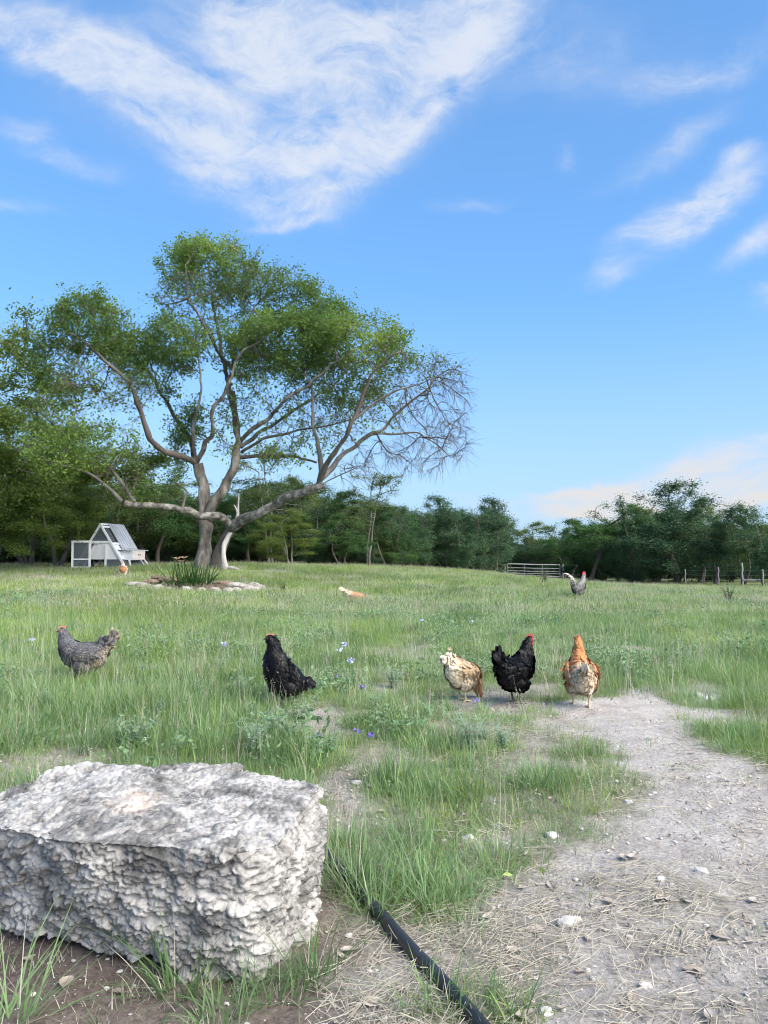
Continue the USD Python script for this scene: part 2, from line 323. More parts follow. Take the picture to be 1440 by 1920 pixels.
# feathers take the colour stored on them
mat('feather', {'a': ('attribute', dict(attribute='tint')), 'g': ('geometry', {}), 'h': ('hsv', dict(hue=.5, saturation=1.0, fac=1.0)), 'k': ('math', dict(math_type='multiply_add', value2=.26, value3=.87)),
                'n': ('noise_texture', dict(scale=160., detail=3.0)), 'b': ('bump', dict(strength=.35, distance=.003)), 'p': ('principled_bsdf', dict(roughness=.62, specular_ior_level=.25, sheen_weight=.12))},
    [('a.color', 'h.color'), ('g.random_per_island', 'k.value1'), ('k.value', 'h.value'), ('h.color', 'p.base_color'), ('g.position', 'n.vector'), ('n.fac', 'b.height'), ('b.normal', 'p.normal')])
mat('black_feather', {'a': ('attribute', dict(attribute='tint')), 'n': ('noise_texture', dict(scale=160., detail=3.0)), 'g': ('geometry', {}), 'b': ('bump', dict(strength=.35, distance=.003)),
                      'p': ('principled_bsdf', dict(roughness=.45, specular_ior_level=.16))}, [('a.color', 'p.base_color'), ('g.position', 'n.vector'), ('n.fac', 'b.height'), ('b.normal', 'p.normal')])
mat('comb_red', {'p': ('principled_bsdf', dict(base_color=(.46, .05, .045), roughness=.5, subsurface_weight=.1))})
mat('comb_pale', {'p': ('principled_bsdf', dict(base_color=(.52, .17, .11), roughness=.5, subsurface_weight=.1))})
mat('beak_horn', {'p': ('principled_bsdf', dict(base_color=(.10, .085, .07), roughness=.4))})
mat('eye', {'p': ('principled_bsdf', dict(base_color=(.02, .012, .008), roughness=.1))})
mat('leg_pale', {'p': ('principled_bsdf', dict(base_color=(.50, .40, .26), roughness=.6))})
mat('leg_dark', {'p': ('principled_bsdf', dict(base_color=(.08, .08, .075), roughness=.6))})

# ------------------------------------------------------------------ terrain
ctl = []
for y in (-30, -10, -3, 0, 1.5, 3, 5, 7.5):
    for x in (-12, -5, 0, 5, 12): ctl.append((x, y, 0.0))


def cp(px, py, d):
    p = at(px, py, d); ctl.append((p[0], p[1], p[2]))


for a in [(160, 1290, 5.8), (1090, 1120, 19), (660, 1120, 19), (365, 1108, 18), (390, 1066, 24), (200, 1067, 27), (40, 1065, 28), (230, 1085, 22), (-200, 1070, 27), (0, 1062, 34), (250, 1062, 34),
          (560, 1062, 33), (650, 1063, 33), (760, 1067, 34), (900, 1074, 36), (900, 1083, 46), (955, 1084, 38), (1000, 1092, 30), (1000, 1090, 40), (1050, 1093, 36), (1100, 1097, 30), (1000, 1089, 52), (960, 1087, 63), (1050, 1088, 63), (1100, 1095, 48), (1250, 1098, 47), (1400, 1101, 44), (1600, 1106, 40), (1300, 1150, 14), (1400, 1130, 20)]:
    cp(*a)
for x, y, z in [(-60, 60, .9), (-30, 50, .8), (0, 60, .2), (40, 70, -1.2), (70, 60, -1.4), (-80, 110, 1.0), (0, 110, 0), (80, 110, -1.4), (-50, 10, .3), (50, 10, -.4), (-50, -30, 0), (50, -30, 0), (40, 30, -.7), (-40, 28, .7)]:
    ctl.append((x, y, z))
ctl = np.array(ctl)
_rbf = RBFInterpolator(ctl[:, :2], ctl[:, 2], smoothing=.3, kernel='thin_plate_spline')
_gx, _gy = np.linspace(-90, 90, 181), np.linspace(-30, 130, 161)
_G = _rbf(np.stack(np.meshgrid(_gx, _gy, indexing='ij'), -1).reshape(-1, 2)).reshape(181, 161)
from scipy.ndimage import map_coordinates


def H(x, y, fine=True):
    x, y = np.asarray(x, float), np.asarray(y, float)
    z = map_coordinates(_G, [np.clip(x, -90, 90) + 90, np.clip(y, -30, 130) + 30], order=3, mode='nearest', output=float) if x.ndim else float(map_coordinates(_G, [[np.clip(x, -90, 90) + 90], [np.clip(y, -30, 130) + 30]], order=3, mode='nearest')[0])
    if fine:
        p = np.stack([x, y, np.zeros_like(x)], -1)
        z = z + .05 * (fbm(p * .8, 3, 3) - .5) + .03 * (fbm(p * 3.5, 3, 5) - .5)
    return z


def ground(px, py):
    """the terrain point seen at a photo pixel"""
    r = ray(px, py); lo = None
    for y in np.geomspace(.8, 120, 260):
        if CAM[2] + r[2] * y < H(r[0] * y, y): break
        lo = y
    a, b = lo or .8, y
    for _ in range(25):
        m = (a + b) / 2
        if CAM[2] + r[2] * m < H(r[0] * m, m): b = m
        else: a = m
    return np.array([r[0] * b, b, H(r[0] * b, b)])


def on(x, y, dz=0.): return np.array([x, y, H(x, y) + dz])


def sm(a, b, x): t = np.clip((x - a) / (b - a), 0, 1); return t * t * (3 - 2 * t)


PATH = np.array([(1040, 1318), (1200, 1300), (1290, 1330), (1350, 1395), (1440, 1440), (1700, 1560), (1700, 2300), (560, 2300), (640, 1930), (800, 1830), (880, 1740), (930, 1640), (985, 1570), (1110, 1520), (1180, 1475), (1130, 1425), (1075, 1390)], float)
from shapely.geometry import Polygon, Point
from shapely import contains_xy, distance, points as shp_points
_path_ground = Polygon([tuple((at(a, b, 1.0 / -ray(a, b)[2]))[:2]) for a, b in PATH])


def path_mask(x, y):
    """1 on the bare path, 0 in the grass, soft and ragged at the edge"""
    x, y = np.asarray(x, float), np.asarray(y, float)
    P = shp_points(x, y)
    d = np.where(contains_xy(_path_ground, x, y), 1, -1) * distance(_path_ground.exterior, P)
    p = np.stack([x, y, np.zeros_like(x)], -1)
    d = d + (fbm(p * 2.2, 3, 21) - .5) * (.5 + .05 * y)
    return sm(-.13, .13, d)


BARE = [(275, 1258, 60, 13), (735, 1228, 70, 10), (700, 1262, 60, 8), (1250, 1167, 42, 9), (1290, 1222, 55, 9), (1325, 1308, 48, 9), (1190, 1222, 30, 6), (640, 1360, 80, 20), (700, 1420, 110, 28), (640, 1470, 50, 40), (900, 1320, 60, 12), (980, 1330, 90, 12),
        (880, 1500, 60, 14), (985, 1400, 50, 18), (130, 1385, 60, 8), (60, 1085, 60, 6), (600, 1340, 40, 20), (920, 1580, 60, 22), (650, 1530, 30, 40), (1010, 1440, 90, 16), (560, 1340, 25, 10)]


LUSH = [(690, 1665, 70, 42), (800, 1670, 90, 55), (810, 1570, 80, 46), (800, 1475, 120, 42), (1010, 1465, 75, 26), (640, 1600, 45, 40), (935, 1612, 55, 26), (1110, 1418, 60, 13), (560, 1420, 90, 26), (860, 1400, 110, 22), (430, 1400, 200, 24), (830, 1895, 55, 22), (945, 1900, 60, 24), (700, 1360, 60, 14), (880, 1440, 60, 18)]


def lush(x, y):
    px, py = to_px(np.stack([x, y, H(x, y, False)], -1)); m = np.zeros_like(px)
    for cx, cy, rx, ry in LUSH: m = np.maximum(m, sm(1.5, .45, ((px - cx) / rx) ** 2 + ((py - cy) / ry) ** 2))
    return m * (.45 + .75 * sm(.35, .55, fbm(np.stack([x, y, 0 * x], -1) * 4.5, 3, 35)))


def grass_density(x, y):
    x, y = np.asarray(x, float), np.asarray(y, float)
    px, py = to_px(np.stack([x, y, H(x, y, False)], -1))
    d = np.ones_like(x)
    d *= 1 - .38 * sm(1390, 1470, py) * sm(560, 640, px)       # thin between the rock and the path
    d *= 1 - .25 * sm(1300, 1360, py) * sm(420, 640, px)
    d *= 1 - .93 * sm(1640, 1700, py) * (px < 640) * 1.0        # bare soil in front of the rock
    d *= 1 - .60 * sm(1740, 1830, py)
    for cx, cy, rx, ry in BARE:
        if cy < 1325: rx, ry = rx * 1.15, ry * 1.45
        q = ((px - cx) / rx) ** 2 + ((py - cy) / ry) ** 2
        d *= 1 - .86 * sm(1.7, .3, q + .9 * (fbm(np.stack([x, y, 0 * x], -1) * 3, 2, 39) - .5))
    p = np.stack([x, y, np.zeros_like(x)], -1)
    d *= .30 + 1.3 * sm(.34, .60, fbm(p * 1.9, 4, 31))
    return np.clip(np.maximum(np.clip(d, 0, 1.3) * (1 - .985 * path_mask(x, y)), 1.15 * lush(x, y)), 0, 1.3)


def build_ground():
    def lines(lo, hi, fine_lo, fine_hi, step, grow):
        mid = list(np.arange(fine_lo, fine_hi, step)); a, s = fine_lo, step
        L = []
        while a > lo: s *= grow; a -= s; L.append(a)
        R, a, s = [], fine_hi, step
        while a < hi: s *= grow; R.append(a); a += s
        return np.array(L[::-1] + mid + R + [hi])
    X = lines(-600, 600, -2.0, 2.2, .022, 1.07); Y = lines(-80, 900, 1.3, 4.6, .022, 1.035)
    gx, gy = np.meshgrid(X, Y, indexing='ij')
    z = H(gx, gy)
    near = np.exp(-np.maximum(np.hypot(gx, gy) - 4, 0) / 2)
    p = np.stack([gx, gy, 0 * gx], -1)
    z = z + near * (.010 * (fbm(p * 14, 3, 41) - .5) + .012 * np.maximum(noise(p * 26, 43) - .62, 0) + .007 * (noise(p * 38, 44) - .5))
    nx, ny = gx.shape
    i, j = np.meshgrid(np.arange(nx - 1), np.arange(ny - 1), indexing='ij'); a = i * ny + j
    q = np.stack([a, a + ny, a + ny + 1, a + 1], -1).reshape(-1, 4)
    v = np.stack([gx, gy, z], -1).reshape(-1, 3)
    pm = path_mask(v[:, 0], v[:, 1]) * (v[:, 1] > .2)
    gd = np.clip(grass_density(v[:, 0], v[:, 1]), 0, 1)
    px, py = to_px(v)
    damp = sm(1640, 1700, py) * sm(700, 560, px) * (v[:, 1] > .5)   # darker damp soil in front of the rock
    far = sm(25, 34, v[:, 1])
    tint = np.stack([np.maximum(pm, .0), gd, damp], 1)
    nodes = {'g': ('geometry', {}), 'a': ('attribute', dict(attribute='tint')), 'x': ('separate_xyz', {}),
             'n1': ('noise_texture', dict(scale=5., detail=8., roughness=.7)), 'soil': ('rgb_ramp', dict(ramp=[(.25, (.21, .18, .155)), (.5, (.37, .335, .30)), (.75, (.50, .47, .435))])),
             'path': ('rgb_ramp', dict(ramp=[(.25, (.33, .295, .265)), (.5, (.48, .445, .41)), (.75, (.60, .57, .535))])),
             'turf': ('rgb_ramp', dict(ramp=[(.25, (.11, .13, .055)), (.5, (.19, .215, .095)), (.8, (.31, .29, .15))])),
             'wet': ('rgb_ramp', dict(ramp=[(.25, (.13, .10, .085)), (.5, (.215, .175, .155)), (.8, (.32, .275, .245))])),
             'v1': ('voronoi_texture', dict(scale=42., randomness=1.0)), 'gr': ('map_range', dict(from_min=.16, from_max=.10, to_min=0.0, to_max=.55, clamp=True)),
             'vsel': ('separate_color', {}), 'vs': ('math', dict(math_type='greater_than', value2=.62)), 'gm': ('math', dict(math_type='multiply')),
             'c1': ('mix_color', {}), 'c2': ('mix_color', {}), 'c3': ('mix_color', {}), 'c4': ('mix_color', dict(b=(.66, .64, .61))),
             'tf': ('math', dict(math_type='multiply', value2=.8)), 'n5': ('noise_texture', dict(scale=75., detail=5., roughness=.7)), 'r5': ('rgb_ramp', dict(ramp=[(.3, (.52, .50, .48)), (.5, (1, 1, 1)), (.7, (1.3, 1.3, 1.3))])), 'c5': ('mix_color', dict(blend_type='multiply', fac=1.0, use_clamp=False)),
             'n2': ('noise_texture', dict(scale=60., detail=8., roughness=.75)), 'h': ('math', dict(math_type='multiply_add', value2=.6)), 'b': ('bump', dict(strength=1.0, distance=.035)), 'p': ('principled_bsdf', dict(roughness=.95, specular_ior_level=.15))}
    links = [('g.position', 'n1.vector'), ('a.color', 'x.vector'), ('n1.fac', 'soil.fac'), ('n1.fac', 'path.fac'), ('n1.fac', 'turf.fac'), ('n1.fac', 'wet.fac'), ('g.position', 'v1.vector'), ('v1.distance', 'gr.value'),
             ('v1.color', 'vsel.color'), ('vsel.r', 'vs.value1'), ('gr.result', 'gm.value1'), ('vs.value', 'gm.value2'),
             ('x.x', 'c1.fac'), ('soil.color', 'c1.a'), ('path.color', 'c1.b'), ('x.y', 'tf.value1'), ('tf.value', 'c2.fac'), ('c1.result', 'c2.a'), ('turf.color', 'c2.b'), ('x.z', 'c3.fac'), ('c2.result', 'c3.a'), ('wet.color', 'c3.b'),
             ('gm.value', 'c4.fac'), ('c3.result', 'c5.a'), ('g.position', 'n5.vector'), ('n5.fac', 'r5.fac'), ('r5.color', 'c5.b'), ('c5.result', 'c4.a'), ('c4.result', 'p.base_color'), ('g.position', 'n2.vector'), ('n2.fac', 'h.value1'), ('gm.value', 'h.value3'), ('h.value', 'b.height'), ('b.normal', 'p.normal')]
    mat('ground_soil', nodes, links)
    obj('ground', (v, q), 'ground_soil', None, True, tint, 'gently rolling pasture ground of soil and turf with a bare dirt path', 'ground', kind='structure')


build_ground()

# ------------------------------------------------------------------ boulder
def at_z(px, py, z):
    r = ray(px, py); return CAM + r * ((z - CAM[2]) / r[2])


def build_boulder():
    top = [(-60, 1535, .30), (0, 1548, .325), (120, 1577, .325), (284, 1581, .325), (440, 1597, .315), (522, 1583, .31), (601, 1474, .30), (560, 1462, .305), (470, 1440, .325), (420, 1430, .33), (250, 1430, .345), (100, 1433, .34), (30, 1462, .325), (-80, 1505, .27)]
    pts = [at_z(*p) for p in top]
    pts += [at_z(484, 1843, -.02), at_z(590, 1716, -.02), at_z(609, 1600, .16), at_z(500, 1720, .13), at_z(360, 1838, -.01), at_z(210, 1803, 0.0), at_z(100, 1768, .01), at_z(0, 1728, .02), at_z(-110, 1700, 0.02), at_z(-150, 1600, .12), at_z(590, 1650, .0)]
    bx = at_z(100, 1433, .34); pts += [bx + [0, .04, -.38], at_z(420, 1430, .33) + [0, .04, -.38], at_z(-150, 1600, .12) + [0, .25, -.14]]
    h = m3.Manifold.hull_points(np.array(pts)).refine_to_length(.0043)
    m = h.to_mesh(); t = trimesh.Trimesh(m.vert_properties[:, :3], m.tri_verts, process=True)
    trimesh.smoothing.filter_taubin(t, lamb=.6, nu=.55, iterations=70)
    v = np.array(t.vertices); n = np.array(t.vertex_normals)
    up = sm(.45, .8, n[:, 2])[:, None]
    w = v + .05 * (np.stack([fbm(v * 5 + k * 17, 2, 60 + k) for k in range(3)], -1) - .5)
    lam = w * np.array([7, 7, 17]); lam2 = w * np.array([24, 24, 40])
    big = fbm(v * 4.2, 3, 1) - .5
    med = fbm(lam, 3, 2) - .5
    kn = fbm(lam2, 2, 3)
    pit = np.maximum(fbm(w * 40, 2, 4) - .56, 0)
    rid = 1 - np.abs(2 * fbm(w * np.array([17, 17, 27]), 3, 7) - 1)
    fine = noise(w * 85, 8) - .5
    u = up[:, 0]
    rid2 = 1 - np.abs(2 * fbm(w * np.array([38, 38, 70]), 2, 11) - 1)
    rc = np.random.default_rng(3); lo, hi = v.min(0) - .05, v.max(0) + .05; chips = 0
    for cell, amp, seed_ in ((.10, .0085, 1), (.036, .0042, 2), (.016, .0030, 3)):   # angular chips: each cell of broken stone stands proud or recessed
        q = (v + .25 * cell * (np.stack([noise(v / cell * 1.7 + 9 * k, 90 + k) for k in range(3)], -1) - .5)) / [1.25, 1.25, .72]
        c_ = rc.uniform(lo / [1.25, 1.25, .72], hi / [1.25, 1.25, .72], (int(np.prod((hi - lo) / [1.25, 1.25, .72]) / cell ** 3), 3))
        dd, ii = cKDTree(c_).query(q, k=2)
        tilt = rc.normal(0, .085, c_.shape); off = rc.uniform(-1, 1, len(c_))
        chips = chips + amp * off[ii[:, 0]] + ((q - c_[ii[:, 0]]) * tilt[ii[:, 0]]).sum(1) - amp * .8 * sm(.22, .0, (dd[:, 1] - dd[:, 0]) / cell)
    p2 = np.maximum(fbm(w * np.array([62, 62, 80]), 2, 14) - .53, 0); p3 = np.maximum(noise(w * 120, 15) - .6, 0)
    lay = fbm(w * np.array([9, 9, 44]), 3, 16) - .5
    patch = sm(.38, .62, fbm(v * 4.5, 3, 18))
    d = .050 * big + .07 * (fbm(v * 2.6, 2, 19) - .5) + (.009 - .003 * u) * med + (.004 - .002 * u) * (kn - .5) + .005 * (1 - u) * lay + (.85 - .45 * u) * chips - (.055 - .03 * u) * pit * (.25 + .9 * patch) - (.050 - .022 * u) * p2 * (.4 + .8 * patch) - .016 * p3 - (.008 - .005 * u) * np.maximum(rid - .88, 0) / .12 - (.006 - .003 * u) * np.maximum(rid2 - .8, 0) / .2 + .0035 * fine
    v = v + n * d[:, None]
    grey = fbm(v * 5.5, 4, 71)
    mat('limestone', {'g': ('geometry', {}), 'n': ('noise_texture', dict(scale=8., detail=11., roughness=.74, distortion=.4)),
                      'r': ('rgb_ramp', dict(ramp=[(.34, (.07, .068, .064)), (.43, (.16, .156, .147)), (.50, (.30, .29, .272)), (.58, (.44, .425, .40)), (.70, (.56, .535, .495))])),
                      'n3': ('noise_texture', dict(scale=2.6, detail=5.)), 'o': ('map_range', dict(range_type='smoothstep', from_min=.60, from_max=.75, to_min=0., to_max=.5)), 'mo': ('mix_color', dict(b=(.62, .46, .36))),
                      'n4': ('noise_texture', dict(scale=44., detail=7., roughness=.72)), 'k': ('map_range', dict(range_type='smoothstep', from_min=.52, from_max=.68, to_min=0., to_max=.85)), 'mk': ('mix_color', dict(b=(.10, .10, .095))),
                      'n2': ('noise_texture', dict(scale=110., detail=6., roughness=.7)), 'b': ('bump', dict(strength=.7, distance=.006)), 'p': ('principled_bsdf', dict(roughness=.9, specular_ior_level=.2))},
        [('g.position', 'n.vector'), ('n.fac', 'r.fac'), ('g.position', 'n3.vector'), ('n3.fac', 'o.value'), ('o.result', 'mo.fac'), ('r.color', 'mo.a'), ('g.position', 'n4.vector'), ('n4.fac', 'k.value'), ('k.result', 'mk.fac'), ('mo.result', 'mk.a'),
         ('mk.result', 'p.base_color'), ('g.position', 'n2.vector'), ('n2.fac', 'b.height'), ('b.normal', 'p.normal')])
    obj('boulder', (v, np.array(t.faces)), 'limestone', None, True, None, 'big rough whitish grey limestone boulder with flat top in the left foreground', 'boulder')


build_boulder()


# ------------------------------------------------------------------ trees
def colonize(nodes, parent, attr, step, infl, kill, iters, rng, droop=0.0, allow=None):
    """space colonisation: the branches grow from nodes towards the attractors; returns nodes, parents"""
    nodes, parent = list(map(np.asarray, nodes)), list(parent)
    attr = np.asarray(attr); n0 = len(nodes)
    seen = set()
    for _ in range(iters):
        if not len(attr): break
        P = np.array(nodes); ids = np.arange(len(P)) if allow is None else np.r_[allow, np.arange(n0, len(P))]; kd = cKDTree(P[ids])
        d, i = kd.query(attr, distance_upper_bound=infl)
        ok = np.isfinite(d); i = ids[np.minimum(i, len(ids) - 1)]
        if not ok.any(): break
        u = attr[ok] - P[i[ok]]; u /= np.linalg.norm(u, axis=1, keepdims=True) + 1e-9
        acc = np.zeros_like(P); np.add.at(acc, i[ok], u)
        act = np.unique(i[ok]); grew = False; new = []
        for k in act:
            g = acc[k] + rng.normal(0, .25, 3) + np.array([0, 0, -droop]); L = np.linalg.norm(g)
            if L < 1e-6: continue
            q = P[k] + g / L * step
            key = tuple(np.round(q / (step * .5)).astype(int))
            if key in seen: continue
            seen.add(key); new.append((q, k)); grew = True
        if not grew: break
        for q, k in new: nodes.append(q); parent.append(int(k))
        d, _ = cKDTree(np.array(nodes)).query(attr, distance_upper_bound=kill)
        attr = attr[~np.isfinite(d)]
    return np.array(nodes), np.array(parent)


def pipe(parent, n, tip, e=2.3):
    r = np.zeros(n); kids = np.zeros(n, int)
    for k in range(n - 1, -1, -1):
        r[k] = (r[k] if kids[k] else tip ** e)
        if parent[k] >= 0: r[parent[k]] += r[k]; kids[parent[k]] += 1
    return r ** (1 / e), kids


def build_oak():
    rng = np.random.default_rng(5)
    D = 24.0; S = D / 1440
    # limb: name, [(px, py, depth offset)], radius from -> to in photo pixels, bark
    L = [('trunk', [(379, 1075, 0), (380, 1030, 0), (382, 1000, 0), (384, 960, .05), (378, 915, .1), (367, 868, .1)], 14.5, 9.5, 'bark'),
         ('trunk', [(402, 1075, -.1), (408, 1040, -.15), (420, 1012, -.3), (433, 990, -.4)], 12, 9.5, 'bark_dark'),
         ('limb', [(388, 975, 0), (400, 945, -.1), (418, 908, -.2), (438, 868, -.2), (449, 835, -.2), (442, 800, -.1), (438, 762, 0), (431, 722, .1), (436, 680, .1), (455, 625, .3), (476, 575, .5)], 12.5, 2.6, 'bark'),
         ('limb', [(367, 868, .1), (335, 852, -.3), (295, 835, -.8), (273, 800, -1.2), (256, 752, -1.4), (222, 700, -1.6), (178, 655, -1.8), (135, 625, -2.0)], 8, 2.2, 'bark_dark'),
         ('limb', [(364, 865, .1), (352, 825, .6), (322, 770, 1.1), (293, 722, 1.5), (266, 682, 1.8), (243, 640, 2.0)], 6.5, 2, 'bark_dark'),
         ('limb', [(367, 868, .1), (386, 832, -.3), (400, 803, -.7), (398, 775, -.9), (418, 740, -1.1), (440, 690, -1.4), (470, 650, -1.8)], 6.5, 2, 'bark'),
         ('limb', [(362, 850, .1), (361, 800, -.4), (374, 745, -.7), (377, 695, -.8), (366, 640, -1.0)], 4, 1.6, 'bark_grey'),
         ('limb', [(431, 722, .1), (412, 665, .8), (404, 600, 1.2), (399, 540, 1.3), (392, 490, 1.4)], 5.5, 1.6, 'bark_dark'),
         ('limb', [(436, 690, .1), (402, 650, -.4), (372, 590, -.8), (350, 540, -.9), (345, 500, -1.0)], 4.5, 1.5, 'bark_dark'),
         ('limb', [(450, 828, -.2), (488, 792, -.7), (540, 747, -1.3), (590, 708, -1.7), (640, 668, -2.0)], 6.0, 2, 'bark'),
         ('limb', [(452, 838, -.2), (500, 803, .5), (560, 764, 1.2), (620, 720, 1.9), (665, 680, 2.2)], 5.0, 1.8, 'bark_grey'),
         ('limb', [(453, 848, -.2), (505, 822, -.6), (555, 806, -.9), (600, 803, -1.2), (650, 785, -1.5)], 4, 1.5, 'bark_dark'),
         ('limb', [(447, 858, -.2), (500, 855, -.2), (545, 855, -.1), (592, 868, .1)], 4.5, 2.5, 'bark_dark'),
         ('stub', [(440, 800, -.1), (440, 770, -.25), (440, 738, -.35)], 6, 4.5, 'bark_dark'),
         ('limb', [(433, 990, -.4), (462, 972, -.7), (510, 950, -1.1), (555, 931, -1.5), (598, 906, -1.8)], 10.5, 7.0, 'bark_limb'),
         ('limb', [(598, 906, -1.8), (599, 862, -1.7), (598, 825, -1.6), (583, 790, -1.5), (586, 742, -1.4), (575, 700, -1.3)], 6.5, 1.8, 'bark_grey'),
         ('limb', [(598, 902, -1.8), (612, 868, -2.1), (641, 828, -2.5), (661, 790, -2.8), (678, 742, -3.0), (705, 700, -3.2), (745, 662, -3.4)], 6.5, 1.8, 'bark_dark'),
         ('limb', [(601, 898, -1.8), (634, 864, -1.4), (664, 836, -1.0), (695, 815, -.8), (726, 800, -.6), (745, 776, -.5), (785, 742, -.4), (825, 705, -.3)], 6.5, 1.6, 'bark_grey'),
         ('limb', [(695, 815, -.8), (735, 812, -.4), (780, 815, -.1), (820, 835, .1), (850, 858, .2)], 3, 1.2, 'bark_grey'),
         ('limb', [(661, 790, -2.8), (710, 752, -2.9), (760, 728, -2.9), (815, 712, -3.0)], 3, 1.2, 'bark_grey'),
         ('limb', [(433, 990, -.4), (418, 970, -.7), (380, 961, -1.0), (330, 951, -1.5), (278, 944, -2.0), (226, 939, -2.5)], 7.8, 5.2, 'bark_limb'),
         ('limb', [(226, 939, -2.5), (203, 917, -2.8), (172, 893, -3.1), (140, 880, -3.4), (105, 868, -3.8)], 5, 1.6, 'bark_grey'),
         ('limb', [(252, 941, -2.3), (222, 903, -2.5), (197, 868, -2.7), (165, 835, -2.8), (130, 815, -3.0)], 5, 1.6, 'bark_grey'),
         ('limb', [(340, 955, -1.4), (350, 925, -.9), (330, 905, -.6)], 3, 1.5, 'bark_dark')]
    t = thing('oak_tree', 'big spreading old oak with several forked trunks and half bare right side', 'tree', at(390, 1066, D))
    o = at(390, 1066, D)
    nodes, par, rad, allow = [], [], [], []
    for name, pts, r0, r1, bark in L:
        P = np.array([at(a, b, D + c) for a, b, c in pts]) - o
        n = max(4, int(np.linalg.norm(np.diff(P, axis=0), axis=1).sum() / .16))
        C = spline(P, n); R = np.linspace(r0 ** .8, r1 ** .8, n) ** 1.25 * S * (.95 if name == 'trunk' or bark == 'bark_limb' else .80)
        wob = np.stack([fbm(C * 1.1 + k * 31, 2, 80 + k) - .5 for k in range(3)], -1) * np.minimum(1, np.arange(n) / 4)[:, None] * .30 + np.stack([fbm(C * 3.5 + k * 31, 2, 87 + k) - .5 for k in range(3)], -1) * np.minimum(1, np.arange(n) / 4)[:, None] * .10
        C = C + wob
        if name == 'trunk': R = R * (1 + .28 * np.exp(-np.arange(n) * .16 / .35))
        v, f = tube(C, R, 14)
        ctr = np.repeat(C, 14, 0)
        dv = v[:n * 14] - ctr
        v[:n * 14] += dv * (.55 * (fbm(v[:n * 14] * np.array([3.2, 3.2, 2.2]), 3, 9) - .5) * 1.6)[:, None]
        obj(name, (v, f), bark, t, True)
        if name == 'stub': continue
        base = len(nodes)
        allow += [base + k for k in range(n) if (k > .35 * n and (k % 5 == 0 or k >= n - 2)) and name == 'limb']
        for k in range(n):
            nodes.append(C[k]); rad.append(R[k]); par.append(-1 if k == 0 else base + k - 1)
    n_limb = len(nodes)
    #         px   py   rx   ry  depth leaf amount  attractors
    crown = [(405, 505, 112, 62, .6, 1.0, 330), (350, 560, 65, 60, -.6, .8, 150), (470, 560, 80, 55, .8, .8, 160), (535, 540, 58, 50, .4, 1.2, 170), (168, 610, 78, 58, -1.5, 1.1, 230), (105, 680, 52, 62, -1.6, .9, 140), (240, 650, 62, 52, -.4, .9, 150),
             (335, 640, 68, 52, -.8, .8, 150), (430, 640, 80, 48, .2, 1.0, 170), (545, 640, 100, 56, -.8, 1.25, 250), (600, 600, 62, 50, .6, 1.0, 130), (668, 640, 78, 48, -1.4, 1.25, 190), (720, 660, 48, 40, -2.6, .55, 90), (205, 725, 100, 42, -1.5, .65, 180), (640, 720, 90, 42, -.6, .6, 150), (505, 705, 66, 34, -.7, .55, 90),
             (350, 800, 44, 52, .4, .75, 90), (290, 700, 60, 50, .8, .6, 90), (560, 770, 80, 40, -.2, .25, 100),
             (780, 700, 70, 42, -2.2, .06, 130), (822, 765, 60, 72, -1.6, .0, 260), (846, 825, 42, 48, -.6, .0, 170), (785, 845, 66, 46, -.4, .0, 190), (835, 700, 40, 40, -1.2, .0, 80), (720, 760, 60, 40, -2.2, .10, 110), (700, 850, 55, 36, -1.0, .0, 90), (650, 880, 40, 26, -1.6, .0, 40), (640, 790, 50, 40, -2.0, .05, 60),
             (180, 830, 80, 40, -2.8, .35, 150), (110, 850, 60, 40, -3.4, .35, 110), (230, 880, 50, 36, -2.6, .3, 80), (100, 780, 60, 40, -2.4, .5, 100), (425, 800, 40, 60, -.6, .12, 60), (480, 760, 45, 40, -.5, .2, 60), (520, 830, 60, 36, -.4, .2, 70)]
    A, lw = [], []
    for px, py, rx, ry, dz, leaf, n in crown:
        u = rng.normal(size=(n, 3)); u /= np.linalg.norm(u, axis=1, keepdims=True); u *= rng.uniform(.25, 1, (n, 1)) ** (1 / 2.2)
        c = at(px, py, D + dz) - o
        A.append(c + u * np.array([rx * S, rx * S * .85, ry * S])); lw += [leaf] * n
    A = np.vstack(A); lw = np.array(lw)
    X, pr = colonize(nodes, par, A, .15, 3.0, .22, 110, rng, 0.0, np.array(allow))
    n = len(X)
    # twiglets on the outer nodes
    r, kids = pipe(pr, n, .0064, 2.1)
    new = np.arange(n_limb, n)
    ra = np.minimum(r[pr[new]], np.where(pr[new] < n_limb, np.array(rad + [0] * (n - n_limb))[np.minimum(pr[new], n - 1)] * .55 + .004, 9)); rb = np.minimum(r[new], ra)
    X2 = X + .05 * (np.stack([noise(X * 3 + 11 * k, 200 + k) for k in range(3)], -1) - .5) * (np.arange(n) >= n_limb)[:, None]
    thick = rb > .017
